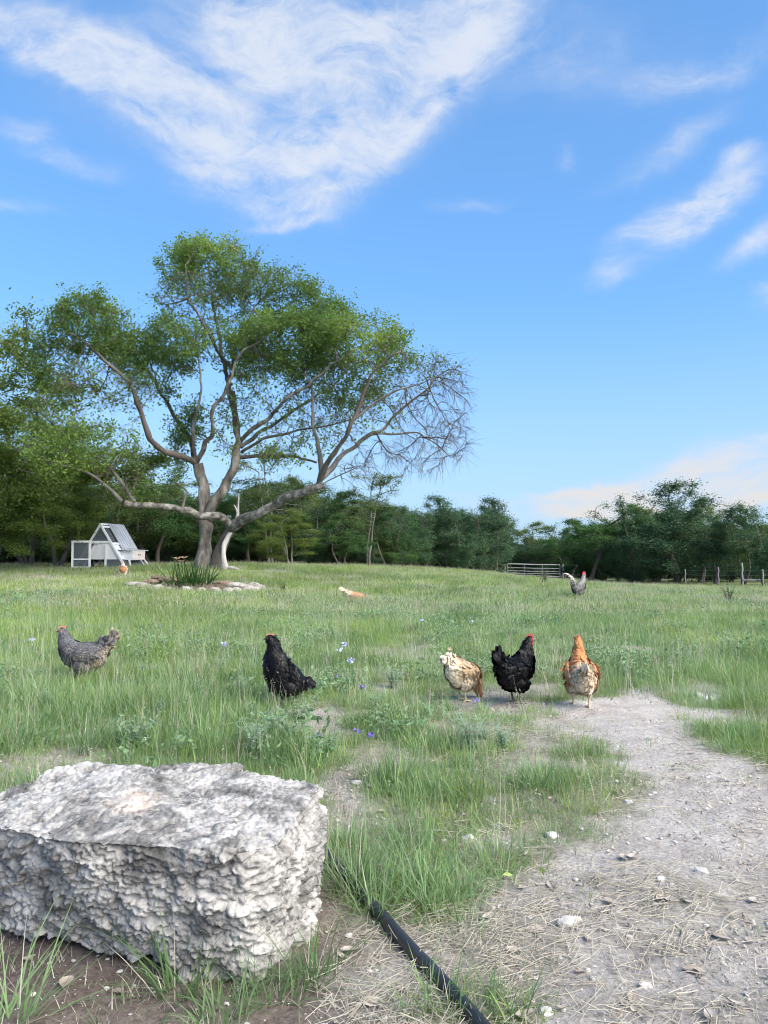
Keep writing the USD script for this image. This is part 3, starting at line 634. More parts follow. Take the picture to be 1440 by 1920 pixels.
    for nm, sel, sides in (('branches', thick, 6), ('twigs', ~thick, 4)):
        a, b = X2[pr[new[sel]]], X2[new[sel]]
        e1, e2 = ra[sel], rb[sel]
        v, f = segs(a, b, e1, e2, sides); mb = MB().add(v, f)
        if nm == 'twigs':   # fine shoots off every outer twig
            K = 3; src = np.repeat(b, K, 0); dr = np.repeat(b - a, K, 0); dr /= np.linalg.norm(dr, axis=1, keepdims=True) + 1e-9
            bare = sm(1.0, 3.2, src[:, :1])
            dr = dr * (.6 + .5 * bare) + rng.normal(0, .55, dr.shape) * (1 - .1 * bare) + np.array([.25, 0, -.30]) * bare + np.array([0, 0, -.08]); dr /= np.linalg.norm(dr, axis=1, keepdims=True); ln = rng.uniform(.15, .42, (len(dr), 1)) * (1 + .5 * bare)
            mid = src + dr * ln * .5; end = mid + (dr + rng.normal(0, .25, dr.shape) + np.array([0, 0, -.25]) * bare) * ln * .5
            q = len(dr); mb.add(*segs(src, mid, np.full(q, .0046), np.full(q, .0038), 3)); mb.add(*segs(mid, end, np.full(q, .0038), np.full(q, .0024), 3))
            tips = np.vstack([mid, end])
        obj(nm, mb.out(), 'bark_dark', t, True, kind='stuff')
    kd = cKDTree(A); dd, ii = kd.query(tips, k=4)
    w = lw[ii].mean(1)
    rel = np.ones(len(tips))
    cl = sm(.40, .60, fbm(tips * .6, 3, 90)) * 1.6 + .28
    cnt = rng.poisson(np.clip(5.6 * w ** .7 * cl, 0, 40))
    c = np.repeat(tips, cnt, 0) + rng.normal(0, .085, (cnt.sum(), 3))
    obj('crown', leaf_cards(c, rng.uniform(.05, .125, len(c)), rng, .2, .5), 'oak_leaf', t, kind='stuff')
    print('oak', n, len(c))


build_oak()


# ---- the trees round the field: a few grown kinds, copied
def grow_tree(kind, seed, h, leaves, leaf, mat_leaf, mat_bark, spread=.42, low=.28, stems=1, lean=.15, flat=.75):
    """class prim with trunk, branches and crown, h metres high"""
    rng = np.random.default_rng(seed)
    c = klass(kind)
    nodes, par, R = [], [], []
    tops = []
    r0 = .018 * h / math.sqrt(stems) + .02
    for s in range(stems):
        a = rng.uniform(0, 6.28); ln = rng.uniform(.4, 1.) * lean
        b = np.array([math.cos(a), math.sin(a), 0]); p = [b * .05 * h * (stems > 1) * rng.uniform(.3, 1)]
        top = h * rng.uniform(.62, .8)
        for k in range(1, 6):
            q = p[-1] + np.array([b[0] * ln, b[1] * ln, 1]) * top / 5 + rng.normal(0, .018 * h, 3) * [1, 1, .3]; p.append(q)
        C = spline(p, 16); C[0, 2] -= .1; rr = np.linspace(r0, r0 * .25, 16)
        v, f = tube(C, rr, 9); dv = v[:144] - np.repeat(C, 9, 0); v[:144] += dv * (.5 * (fbm(v[:144] * 3, 2, seed) - .5))[:, None]
        obj('trunk', (v, f), mat_bark, c, True)
        base = len(nodes)
        for k in range(16): nodes.append(C[k]); par.append(-1 if k == 0 else base + k - 1)
        tops.append(C)
    nl = len(nodes)
    blobs = []
    nb = 26 if kind.startswith('juniper') else 22
    for k in range(nb):
        z = rng.uniform(low, .95); T = tops[rng.integers(stems)]
        ax = np.array([np.interp(z * h, T[:, 2], T[:, 0]), np.interp(z * h, T[:, 2], T[:, 1])])
        prof = (1 - ((z - (low + .25)) / (1 - low - .2)) ** 2 if z > low + .25 else .6 + .4 * (z - low) / .25)
        prof = max(prof, .08) ** .6
        a = rng.uniform(0, 6.28); rr = spread * h * prof * math.sqrt(rng.uniform(.05, 1))
        blobs.append((np.array([ax[0] + rr * math.cos(a), ax[1] + rr * math.sin(a), z * h]), rng.uniform(.09, .17) * h * (1.05 - .45 * z)))
    A, B, Rr = [], [], []
    for b, r in blobs:
        u = rng.normal(size=(16, 3)); u /= np.linalg.norm(u, axis=1, keepdims=True); A.append(b + u * r * [1, 1, flat] * .9)
    X, pr = colonize(nodes, par, np.vstack(A), .045 * h, .6 * h, .07 * h, 40, rng)
    n = len(X); r, _ = pipe(pr, n, .0022 * h); new = np.arange(nl, n)
    rp = np.minimum(r[pr[new]], r0 * .45); v, f = segs(X[pr[new]], X[new], rp, np.minimum(r[new], rp), 4)
    obj('branches', (v, f), mat_bark, c, True, kind='stuff')
    # foliage: sprays round the twig ends
    ends = X[new]; k = len(ends)
    per = rng.gamma(1.2, 1.0, k); per *= .3 + 1.6 * sm(.35, .6, fbm(ends / h * 5, 2, seed)); per[r[new] > .009 * h] *= .25
    cnt = rng.poisson(leaves * per / per.sum())
    off = rng.normal(0, 1, (cnt.sum(), 3)); off *= (.036 * h * rng.uniform(.3, 1.15, (len(off), 1))) * np.array([1, 1, .62 if not kind.startswith('juniper') else .9])
    P = np.repeat(ends, cnt, 0) + off
    obj('crown', leaf_cards(P, leaf * rng.uniform(.6, 1.3, len(P)), rng, .25 if not kind.startswith('juniper') else -.2, .5), mat_leaf, c, kind='stuff')
    TOP[c.GetPath()] = float(np.percentile(P[:, 2], 99.7)); WID[c.GetPath()] = float(np.percentile(np.abs(P[:, :2]), 96))
    return c


TOP, WID = {}, {}
OAKS = [grow_tree('field_oak', 11 + k, 7.0, 24000, .10, ['green_leaf', 'olive_leaf', 'green_leaf'][k], 'bark_dark', .36, .26, [2, 3, 1][k], .2) for k in range(3)]
SUNNY = [grow_tree('edge_oak', 31 + k, 6.5, 50000, .080, 'sunny_leaf', 'bark_grey', .42, .20, 3, .32) for k in range(2)]
JUN = [grow_tree('juniper', 51 + k, 6.5, 22000, .10, 'juniper_leaf', 'bark_dark', .30, .14, [2, 1, 3][k], .16, .9) for k in range(3)]
THIN = [grow_tree('thin_oak', 71 + k, 7.0, 9000, .10, 'olive_leaf', 'bark_grey', .34, .35, 2, .2) for k in range(2)]


def plant(proto, name, px, top, y, label, group=None, rz=0., hfac=1.0, wide=1.0, cat='tree'):
    b = at(px, 1060, y); z = H(b[0], y); hh = at(px, top, y)[2] - z
    s = hh / TOP[proto.GetPath()] * hfac
    return copy_of(proto, name, label, cat, (b[0], y, z - .03), rz, group, (s * wide, s * wide, s))


def build_woods():
    rng = np.random.default_rng(8)
    uniq = [  # proto, name, px, top, y, width, label
        (SUNNY[0], 'oak_tree', -25, 612, 26.0, 1.1, 'tall yellow-green oak cut by the left edge of the photo'),
        (SUNNY[1], 'oak_tree', 62, 742, 29.5, 1.05, 'dark bushy oak behind the left tips of the big oak'),
        (SUNNY[0], 'oak_tree', 105, 868, 27.5, 1.5, 'low sunlit oak with drooping foliage left of the white coop'),
        (SUNNY[1], 'oak_tree', -40, 850, 25.0, 1.3, 'low sunlit oak at the far left beside the pasture edge'),
        (OAKS[0], 'oak_tree', 285, 852, 33.0, 1.25, 'dark green oak between the coop and the forked trunks'),
        (OAKS[1], 'oak_tree', 215, 905, 32.0, 1.3, 'shaded oak right behind the white coop'),
        (THIN[0], 'oak_tree', 515, 832, 33.0, .9, 'thin airy oak just right of the forked trunks'),
        (OAKS[2], 'oak_tree', 470, 925, 33.5, 1.4, 'low dark oak behind the low right limb'),
        (SUNNY[0], 'oak_tree', 548, 955, 31.5, 1.35, 'bright green low oak under the end of the low right limb'),
        (OAKS[0], 'oak_tree', 640, 962, 33.0, 1.25, 'green low oak with a slim straight trunk beside the bright one'),
        (THIN[1], 'oak_tree', 690, 884, 34.0, 1.0, 'tall thin oak at the right end of the left wood'),
        (OAKS[1], 'oak_tree', 585, 895, 36.5, 1.1, 'oak showing above the end of the low right limb'),
        (JUN[1], 'juniper_tree', 735, 950, 40.0, .95, 'dark juniper standing next to the tall thin oak'),
        (JUN[1], 'juniper_tree', 1268, 897, 52.0, 1.5, 'tallest juniper of the right row, broad and dark green'),
        (JUN[2], 'juniper_tree', 1185, 932, 53.0, 1.0, 'slim juniper left of the tallest one'),
        (OAKS[2], 'oak_tree', 1105, 942, 55.0, 1.5, 'spreading tree right above the right gate post with dark trunk'),
        (OAKS[1], 'oak_tree', 1015, 978, 71.0, 1.3, 'low tree behind the metal gate'),
        (JUN[1], 'juniper_tree', 1340, 950, 50.0, 1.25, 'juniper right of the tallest one, above the fence posts'),
        (THIN[0], 'oak_tree', 1310, 942, 55.0, .9, 'see-through tree between two junipers on the right'),
        (JUN[0], 'juniper_tree', 1440, 945, 47.0, 1.3, 'juniper cut by the right edge of the photo'),
        (OAKS[0], 'oak_tree', 1395, 968, 51.0, 1.3, 'bushy green tree behind the pale pipe frame')]
    for k, (p, nm, px, top, y, w, lab) in enumerate(uniq):
        plant(p, nm, px, top, y, lab, None, 1.3 * k, 1.0, w)
    rows = [(765, 948), (800, 932), (835, 948), (868, 950), (900, 936), (922, 948)]
    for k, (px, top) in enumerate(rows):
        plant(JUN[k % 3], 'juniper_tree', px, top, 46 + 1.7 * (k % 3) + .5 * k, 'dark juniper in the low even row between the tall thin oak and the metal gate', 'junipers in the even middle row', k * 2.1, 1.0, 1.3)
    # trees at the back of the wood, one dark mass
    pts, sc, idx, rz = [], [], [], []
    P = [OAKS[0], OAKS[1], JUN[0], JUN[1], JUN[2]]
    def row(px0, px1, y, step, tops, jit=1.):
        px = px0
        while px < px1:
            t = np.interp(px, [q[0] for q in tops], [q[1] for q in tops]) + rng.uniform(-6, 22)
            yy = y + rng.uniform(-jit, jit); b = at(px, 1060, yy); z = H(b[0], yy)
            ip = rng.integers(5); s = (at(px, t, yy)[2] - z) / TOP[P[ip].GetPath()]
            pts.append((b[0], yy, z - .05)); sc.append((s * 1.35, s * 1.35, s)); idx.append(ip); rz.append(rng.uniform(0, 6.28)); px += step * rng.uniform(.75, 1.25)
    LT = [(-300, 800), (0, 800), (120, 880), (220, 890), (330, 880), (380, 935), (430, 930), (480, 880), (600, 900), (700, 915), (750, 945)]
    for y, st in ((35.5, 60), (38.5, 55), (42, 50), (46, 50), (51, 48)): row(-330, 750 + (y - 35) * 1.5, y, st, [(a, b + 10 + (y - 35) * 1.2) for a, b in LT])
    RT = [(720, 950), (760, 958), (800, 948), (900, 950), (960, 985), (1010, 985), (1060, 965), (1180, 955), (1270, 935), (1340, 965), (1440, 970), (1700, 960)]
    for y, st in ((52, 42), (57, 38), (63, 36), (70, 34), (78, 32)): row(720, 905 if y < 66 else 960, y, st, [(a, b + 6 + (y - 52) * .3) for a, b in RT])
    for y, st in ((58, 52), (68.5, 44), (74, 40), (80, 36)): row(1090 if y < 66 else 940, 1700, y, st, [(a, b + 8 + (y - 52) * .3) for a, b in RT])
    for y, st in ((34.8, 30), (37.2, 30), (40, 30)): row(-330, 760 + (y - 35) * 1.5, y, st, [(-300, 1000), (300, 1000), (760, 1000)], .6)
    for y, st in ((50.5, 26), (55, 26), (60, 26)): row(740, 900, y, st, [(740, 1020), (950, 1025)], .6)
    row(1090, 1700, 57, 34, [(960, 1030), (1700, 1020)], .6); row(890, 1700, 70, 22, [(890, 1035), (960, 1035), (1700, 1020)], .6); row(890, 1150, 77, 20, [(890, 1025), (1700, 1020)], .6)
    scatter('woodland', P, None, pts, np.array(rz), np.array(sc), idx, 'dark mass of wood behind the trees at the edge of the pasture', 'woodland')


build_woods()


# ------------------------------------------------------------------ chicken coop
def build_coop():
    D = 27.0; O = at(187, 1060, D); O[2] = H(O[0], D) - .01; S = D / 1440
    yaw = math.radians(-9)
    t = thing('chicken_coop', 'white wooden A-frame chicken coop with open mesh door and grey roof sheet', 'chicken coop', O, yaw)
    # u along the front, v away from the viewer, z up
    W, Z, L = 1.0, 1.58, 1.45   # half width, apex, depth
    def bar(name, a, b, w=.07, h=.05, m='white_paint', up=(0, 1, 0), par=t): return obj(name, MB().box(a, b, w, h, up).out(), m, par)
    for v in (0, L):
        bar('leg', (-W, v, 0), (0, v, Z)); bar('leg', (W, v, 0), (0, v, Z))
        bar('crossbar', (-W * .37, v + .004, .97), (W * .37, v + .004, .97), .07, .04)
    bar('ridge_beam', (0, -.03, Z + .02), (0, L + .03, Z + .02), .07, .06, up=(0, 0, 1))
    for s in (-1, 1):
        bar('base_rail', (s * W, .02, .05), (s * W, L - .02, .05), .06, .08, up=(0, 0, 1))
        bar('side_rail', (s * W * .62, .03, .6), (s * W * .62, L - .03, .6), .05, .05, up=(0, 0, 1))
    bar('base_rail', (-W + .05, .0, .045), (W - .05, .0, .045), .05, .07, up=(0, 0, 1)); bar('base_rail', (-W + .05, L, .045), (W - .05, L, .045), .05, .07, up=(0, 0, 1))
    bar('front_post', (.22, -.012, .06), (.22, -.012, .88), .06, .04)
    x = lambda z, k=.985: W * (1 - z / Z) * k
    # house walls: front and back panels between the legs, from above the run to the crossbar
    for v, nm in ((.05, 'front_wall'), (L - .05, 'back_wall')):
        p = Polygon([(-x(.36), .36), (x(.36), .36), (x(1.3) + .0, 1.3), (-x(1.3), 1.3)] if v > .5 else [(-x(.36) + .22, .36), (x(.36), .36), (x(1.06), 1.06), (-x(1.06) + .15, 1.06)])
        m = trimesh.creation.extrude_polygon(p, .018); m.apply_transform(trimesh.transformations.rotation_matrix(math.pi / 2, [1, 0, 0])); m.apply_translation([0, v, 0]); obj(nm, m, 'white_paint', t)
    obj('floor_board', trimesh.creation.box([2 * x(.36), L - .08, .02], trimesh.transformations.translation_matrix([0, L / 2, .352])), 'weathered_post', t)
    # sloping sides: a white wall below, corrugated sheet above on the right side, mesh on the left
    def slope(z0, z1, v0, v1, s, off=.0, n=1):
        return np.array([[s * (W * (1 - z0 / Z) + off), v0, z0 + off * .6], [s * (W * (1 - z0 / Z) + off), v1, z0 + off * .6], [s * (W * (1 - z1 / Z) + off), v1, z1 + off * .6], [s * (W * (1 - z1 / Z) + off), v0, z1 + off * .6]])
    def panel(name, z0, z1, v0, v1, s, off, m, th=.014):
        a = slope(z0, z1, v0, v1, s, off); nrm = np.array([s * Z, 0, W]); nrm /= np.linalg.norm(nrm)
        h = trimesh.convex.convex_hull(np.vstack([a, a + nrm * th])); return obj(name, h, m, t)
    panel('side_wall', .36, .86, .03, L - .03, 1, -.012, 'white_paint'); panel('side_wall', .36, 1.1, .03, L - .03, -1, -.012, 'white_paint')
    panel('side_batten', .86, .93, .02, .46, 1, .008, 'white_paint', .03); panel('side_batten', 1.46, 1.52, .02, L - .02, 1, .006, 'white_paint', .03)
    panel('mesh_panel', .94, 1.45, .03, .43, 1, -.004, 'mesh_screen', .004); panel('mesh_panel', 1.1, 1.5, .03, L - .03, -1, -.004, 'mesh_screen', .004)
    panel('mesh_panel', .05, .35, .03, L - .03, 1, -.004, 'mesh_screen', .004); panel('mesh_panel', .05, .35, .03, L - .03, -1, -.004, 'mesh_screen', .004)
    panel('roof_sheet', .70, 1.60, .44, L + .10, 1, .035, 'roof_sheet', .012)
    for k in range(7):
        panel('roof_rib', .70, 1.60, .45 + k * .178, .48 + k * .178, 1, .048, 'roof_sheet', .022)
    bar('roof_edge', (W * (1 - .70 / Z) + .06, .44, .72), (W * (1 - .70 / Z) + .06, L + .10, .72), .04, .03, 'weathered_post', (0, 0, 1))
    tri = Polygon([(-x(1.0), 1.0), (x(1.0), 1.0), (0, Z - .03)]); m = trimesh.creation.extrude_polygon(tri, .004); m.apply_transform(trimesh.transformations.rotation_matrix(math.pi / 2, [1, 0, 0])); m.apply_translation([0, .01, 0]); obj('mesh_panel', m, 'mesh_screen', t)
    run = Polygon([(.26, .06), (x(.06), .06), (x(.34), .34), (.26, .34)]); m = trimesh.creation.extrude_polygon(run, .004); m.apply_transform(trimesh.transformations.rotation_matrix(math.pi / 2, [1, 0, 0])); m.apply_translation([0, .01, 0]); obj('mesh_panel', m, 'mesh_screen', t)
    # nest box on the right side
    nb = thing_part = obj('nest_box', trimesh.creation.box([.50, .95, .34], trimesh.transformations.translation_matrix([W * .64 + .16, L * .55, .50])), 'white_paint', t)
    obj('nest_lid', trimesh.convex.convex_hull(np.array([[W * .64 - .1, .16, .69], [W * .64 - .1, 1.46, .69], [W * .64 + .45, .16, .672], [W * .64 + .45, 1.46, .672], [W * .64 - .1, .16, .71], [W * .64 - .1, 1.46, .71], [W * .64 + .45, .16, .69], [W * .64 + .45, 1.46, .69]])), 'white_paint', t)
    xe, y0 = W * .64 + .414, L * .55
    for dy in (-.235, .235):
        d = obj('nest_door', trimesh.creation.box([.012, .44, .29], trimesh.transformations.translation_matrix([xe + .006, y0 + dy, .50])), 'pink_paint', t, label='pinkish wooden nest box door')
        obj('handle', trimesh.creation.box([.02, .03, .05], trimesh.transformations.translation_matrix([xe + .022, y0 + dy * .25, .52])), 'bark_dark', d)
    ye = y0 - .475
    for dx in (-.05, .17):
        pass
    bar('brace', (W * .64 + .36, .2, .33), (W + .12, .1, .02), .05, .04); bar('brace', (W * .64 + .36, L - .1, .33), (W + .22, L - .05, .02), .05, .04)
    bar('lift_handle', (W - .02, -.02, .10), (W + .38, -.25, .03), .05, .035, up=(0, 0, 1))
    # the open door, hinged on the left leg, mesh in a white frame
    h0 = at(168, 1058, D - .35); dleft = at(135.5, 1058, D - .35)
    c, s_ = math.cos(-yaw), math.sin(-yaw)
    def loc(p): q = p - O; return np.array([c * q[0] - s_ * q[1], s_ * q[0] + c * q[1], q[2]])
    a, b = loc(h0), loc(dleft); a[2] = b[2] = .04; top = np.array([0, 0, .97]); e = (a - b) / np.linalg.norm(a - b)
    nrm = np.array([-e[1], e[0], 0])
    mb = MB()
    for p, q in ((a, a + top), (b, b + top)): mb.box(p, q, .075, .035, nrm)
    for z in (.035, .935): mb.box(b + e * .038 + [0, 0, z], a - e * .038 + [0, 0, z], .07, .034, (0, 0, 1)) if False else mb.mesh(trimesh.convex.convex_hull(np.array([pt + e * k + nrm * n_ + [0, 0, z + dz] for pt, k in ((b, .038), (a, -.038)) for n_ in (-.017, .017) for dz in (-.035, .035)])))
    d = obj('door', mb.out(), 'white_paint', t, label='open white framed mesh door swung to the left')
    obj('door_mesh', trimesh.convex.convex_hull(np.array([pt + e * k + nrm * n_ + [0, 0, z] for pt, k in ((b, .037), (a, -.037)) for n_ in (-.002, .002) for z in (.07, .9)])), 'mesh_screen', d)
    obj('door_rail', trimesh.convex.convex_hull(np.array([pt + e * k + nrm * n_ + [0, 0, z] for pt, k in ((b, .039), (a, -.039)) for n_ in (-.014, .014) for z in (.30, .345)])), 'white_paint', d)
    bar('door_header', (-x(.95), -.03, .95), (-.06, -.03, .95), .07, .035)
    bar('run_brace', (-x(.1) + .3, .02, .1), (-x(.9) + .24, .02, .9), .045, .03)


build_coop()


# ------------------------------------------------------------------ gate, posts, wires, pipe frame
def build_fences():
    D = 63.0
    a, b = at(950, 1080, D), at(1051, 1080, D)
    za, zb = H(a[0], D), H(b[0], D); o = np.array([a[0], D, za]); w = b[0] - a[0]; dz = zb - za
    t = thing('metal_gate', 'grey tubular metal farm gate in the gap below the middle trees', 'gate', o)
    zz = np.array([.32, .58, .86, 1.26])
    P = lambda u, z: np.array([u * w, 0, z + u * dz])
    obj('frame', MB().tube(np.array([P(.01, 1.2), P(.01, .32)]), .035).tube(np.array([P(.99, 1.2), P(.99, .32)]), .035).tube(np.array([P(.01, 1.18), P(.016, 1.24), P(.03, 1.26), P(.97, 1.26), P(.984, 1.24), P(.99, 1.18)]), .04).tube(np.array([P(.01, .32), P(.99, .32)]), .035).out(), 'galvanised', t, True)
    for z in (.52, .70, .95): obj('rail', MB().tube(np.array([P(.012, z), P(.988, z)]), .026).out(), 'galvanised', t, True)
    for u in (.33, .66): obj('upright', MB().tube(np.array([P(u, .33), P(u, 1.25)]), .03).out(), 'galvanised', t, True)
    def post(px, top, y, r, m, label, cat='fence post', group=None):
        q = at(px, 1080, y); z = H(q[0], y); h = at(px, top, y)[2] - z
        n = 9; C = np.stack([.02 * np.sin(np.arange(n) * 1.7 + px), 0 * np.arange(n), np.linspace(-.15, h, n)], 1)
        v, f = tube(C, r * (1 + .06 * np.sin(np.arange(n) * 2.3)), 10)
        o = thing('fence_post', label, cat, (q[0], y, z), 0, group)
        obj('post', (v, f), m, o, True)
        c = trimesh.creation.cylinder(r * .93, .03, sections=10); c.apply_translation([C[-1, 0], 0, h + .012]); obj('cap', c, m, o)
        return np.array([q[0], y, z]), h
    post(946.5, 1058, D + .1, .085, 'weathered_post', 'left gate post of the metal farm gate')
    post(1055.5, 1058, D - .1, .09, 'weathered_post', 'right gate post of the metal farm gate')
    A, ha = post(1347, 1064, 46, .04, 'weathered_post', 'lone thin fence post left of the pale pipe frame')
    B, hb = post(1392, 1056, 44.5, .045, 'galvanised', 'tall pale post of the pipe frame at right')
    Cc, hc = post(1430.5, 1068, 44, .045, 'weathered_post', 'grey post right of the pale pipe frame')
    F, hf = post(1285, 1068, 47.5, .035, 'weathered_post', 'thin grey post in front of the tallest juniper')
    o = thing('pipe_rail', 'pale horizontal pipe between the tall pale post and the grey post', 'pipe rail', (B[0], 44.4, B[2]))
    p0, p1 = np.array([.07, 0, .42]), Cc - B + [-.06, .0, .42]; p1[1] = -.3
    obj('pipe', MB().tube(np.array([p0, (p0 + p1) / 2 + [0, 0, -.01], p1]), .028).out(), 'galvanised', o, True)
    obj('bracket', trimesh.creation.box([.03, .12, .12], trimesh.transformations.translation_matrix(p0 - [.0, 0, 0])), 'galvanised', o)
    mb = None
    o = thing('wire_fence', 'thin wire strands running between the posts at the right', 'wire fence', tuple(F))
    for z in (.35, .65, .95):
        p = np.array([(0, 0, z), A - F + [0, 0, z], B - F + [0, 0, z], Cc - F + [0, 0, z], Cc - F + [9, -3.0, z - .1]])
        obj('wire', MB().tube(p, .003, 4).out(), 'galvanised', o)


build_fences()


# ------------------------------------------------------------------ dead snag beside the oak
def build_snag():
    D = 23.4; S = D / 1440; o = at(440, 1066, D); o[2] = H(o[0], D)
    P = np.array([at(a, b, D + c) - o for a, b, c in [(424, 1068, 0), (420, 1048, 0), (419, 1028, .05), (427, 1008, .1), (437, 990, .2), (446, 965, .3), (447, 945, .35), (448, 925, .4)]])
    n = 26; C = spline(P, n); R = np.interp(np.linspace(0, 1, n), [0, .2, .6, 1], [6.2, 4.6, 4.2, 1.0]) * S
    v, f = tube(C, R, 12); v[:n * 12] += (v[:n * 12] - np.repeat(C, 12, 0)) * (.9 * (fbm(v[:n * 12] * [6, 6, 2.5], 2, 5) - .5))[:, None]
    t = thing('dead_snag', 'pale bare dead trunk standing curved behind the forked oak trunks', 'dead trunk', o)
    obj('trunk', (v, f), 'dead_wood', t, True)
    q = spline(P[[5, 6]].tolist() + [(at(440, 940, D) - o).tolist()], 6) if False else np.array([P[5], P[5] + [-.05, 0, .18], P[5] + [-.12, .0, .30]])
    obj('branch', MB().tube(q, [2.2 * S, 1.6 * S, .8 * S]).out(), 'dead_wood', t, True)
    q = np.array([P[0] + [.02, 0, .05], P[0] + [.22, -.1, .06], P[0] + [.42, -.15, .0]]); obj('root', MB().tube(q, [4 * S, 3.2 * S, 1.6 * S]).out(), 'dead_wood', t, True)


build_snag()


# ------------------------------------------------------------------ hens
def hull_chain(parts):
    """union of hulls of neighbouring spheres (x, y, z, r)"""
    M3 = None
    for ch in parts:
        sp = [m3.Manifold.sphere(r, 20).translate([x, y, z]) for x, y, z, r in ch]
        for a, b in zip(sp[:-1], sp[1:]):
            h = m3.Manifold.batch_hull([a, b]); M3 = h if M3 is None else M3 + h
    m = M3.refine_to_length(.010).to_mesh()
    t = trimesh.Trimesh(m.vert_properties[:, :3], m.tri_verts, process=True)
    trimesh.smoothing.filter_taubin(t, lamb=.6, nu=.53, iterations=24)
    return t


def feathers(P, N, flow, ln, wd, lift, rng):
    """overlapping feathers: 6 vertices, 4 triangles each"""
    n = len(P); ln = np.broadcast_to(ln, (n,))[:, None]; wd = np.broadcast_to(wd, (n,))[:, None]
    d = flow - N * (flow * N).sum(1, keepdims=True); d /= np.linalg.norm(d, axis=1, keepdims=True) + 1e-9
    d += rng.normal(0, .16, d.shape); d /= np.linalg.norm(d, axis=1, keepdims=True)
    s = np.cross(N, d); s /= np.linalg.norm(s, axis=1, keepdims=True) + 1e-9
    lf = np.broadcast_to(lift, (n,))[:, None] * rng.uniform(.5, 1.4, (n, 1))
    b = P + N * .001
    v = np.stack([b, b + d * ln * .45 + s * wd * .5 + N * lf * .5, b + d * ln * .85 + s * wd * .36 + N * lf * .8, b + d * ln + N * lf, b + d * ln * .85 - s * wd * .36 + N * lf * .8, b + d * ln * .45 - s * wd * .5 + N * lf * .5, b + d * ln * .5 + N * (lf * .5 + .0025)], 1)
    f = np.array([[0, 1, 6], [1, 2, 6], [2, 3, 6], [3, 4, 6], [4, 5, 6], [5, 0, 6]])
    return v.reshape(-1, 3), (np.arange(n)[:, None, None] * 7 + f[None]).reshape(-1, 3)


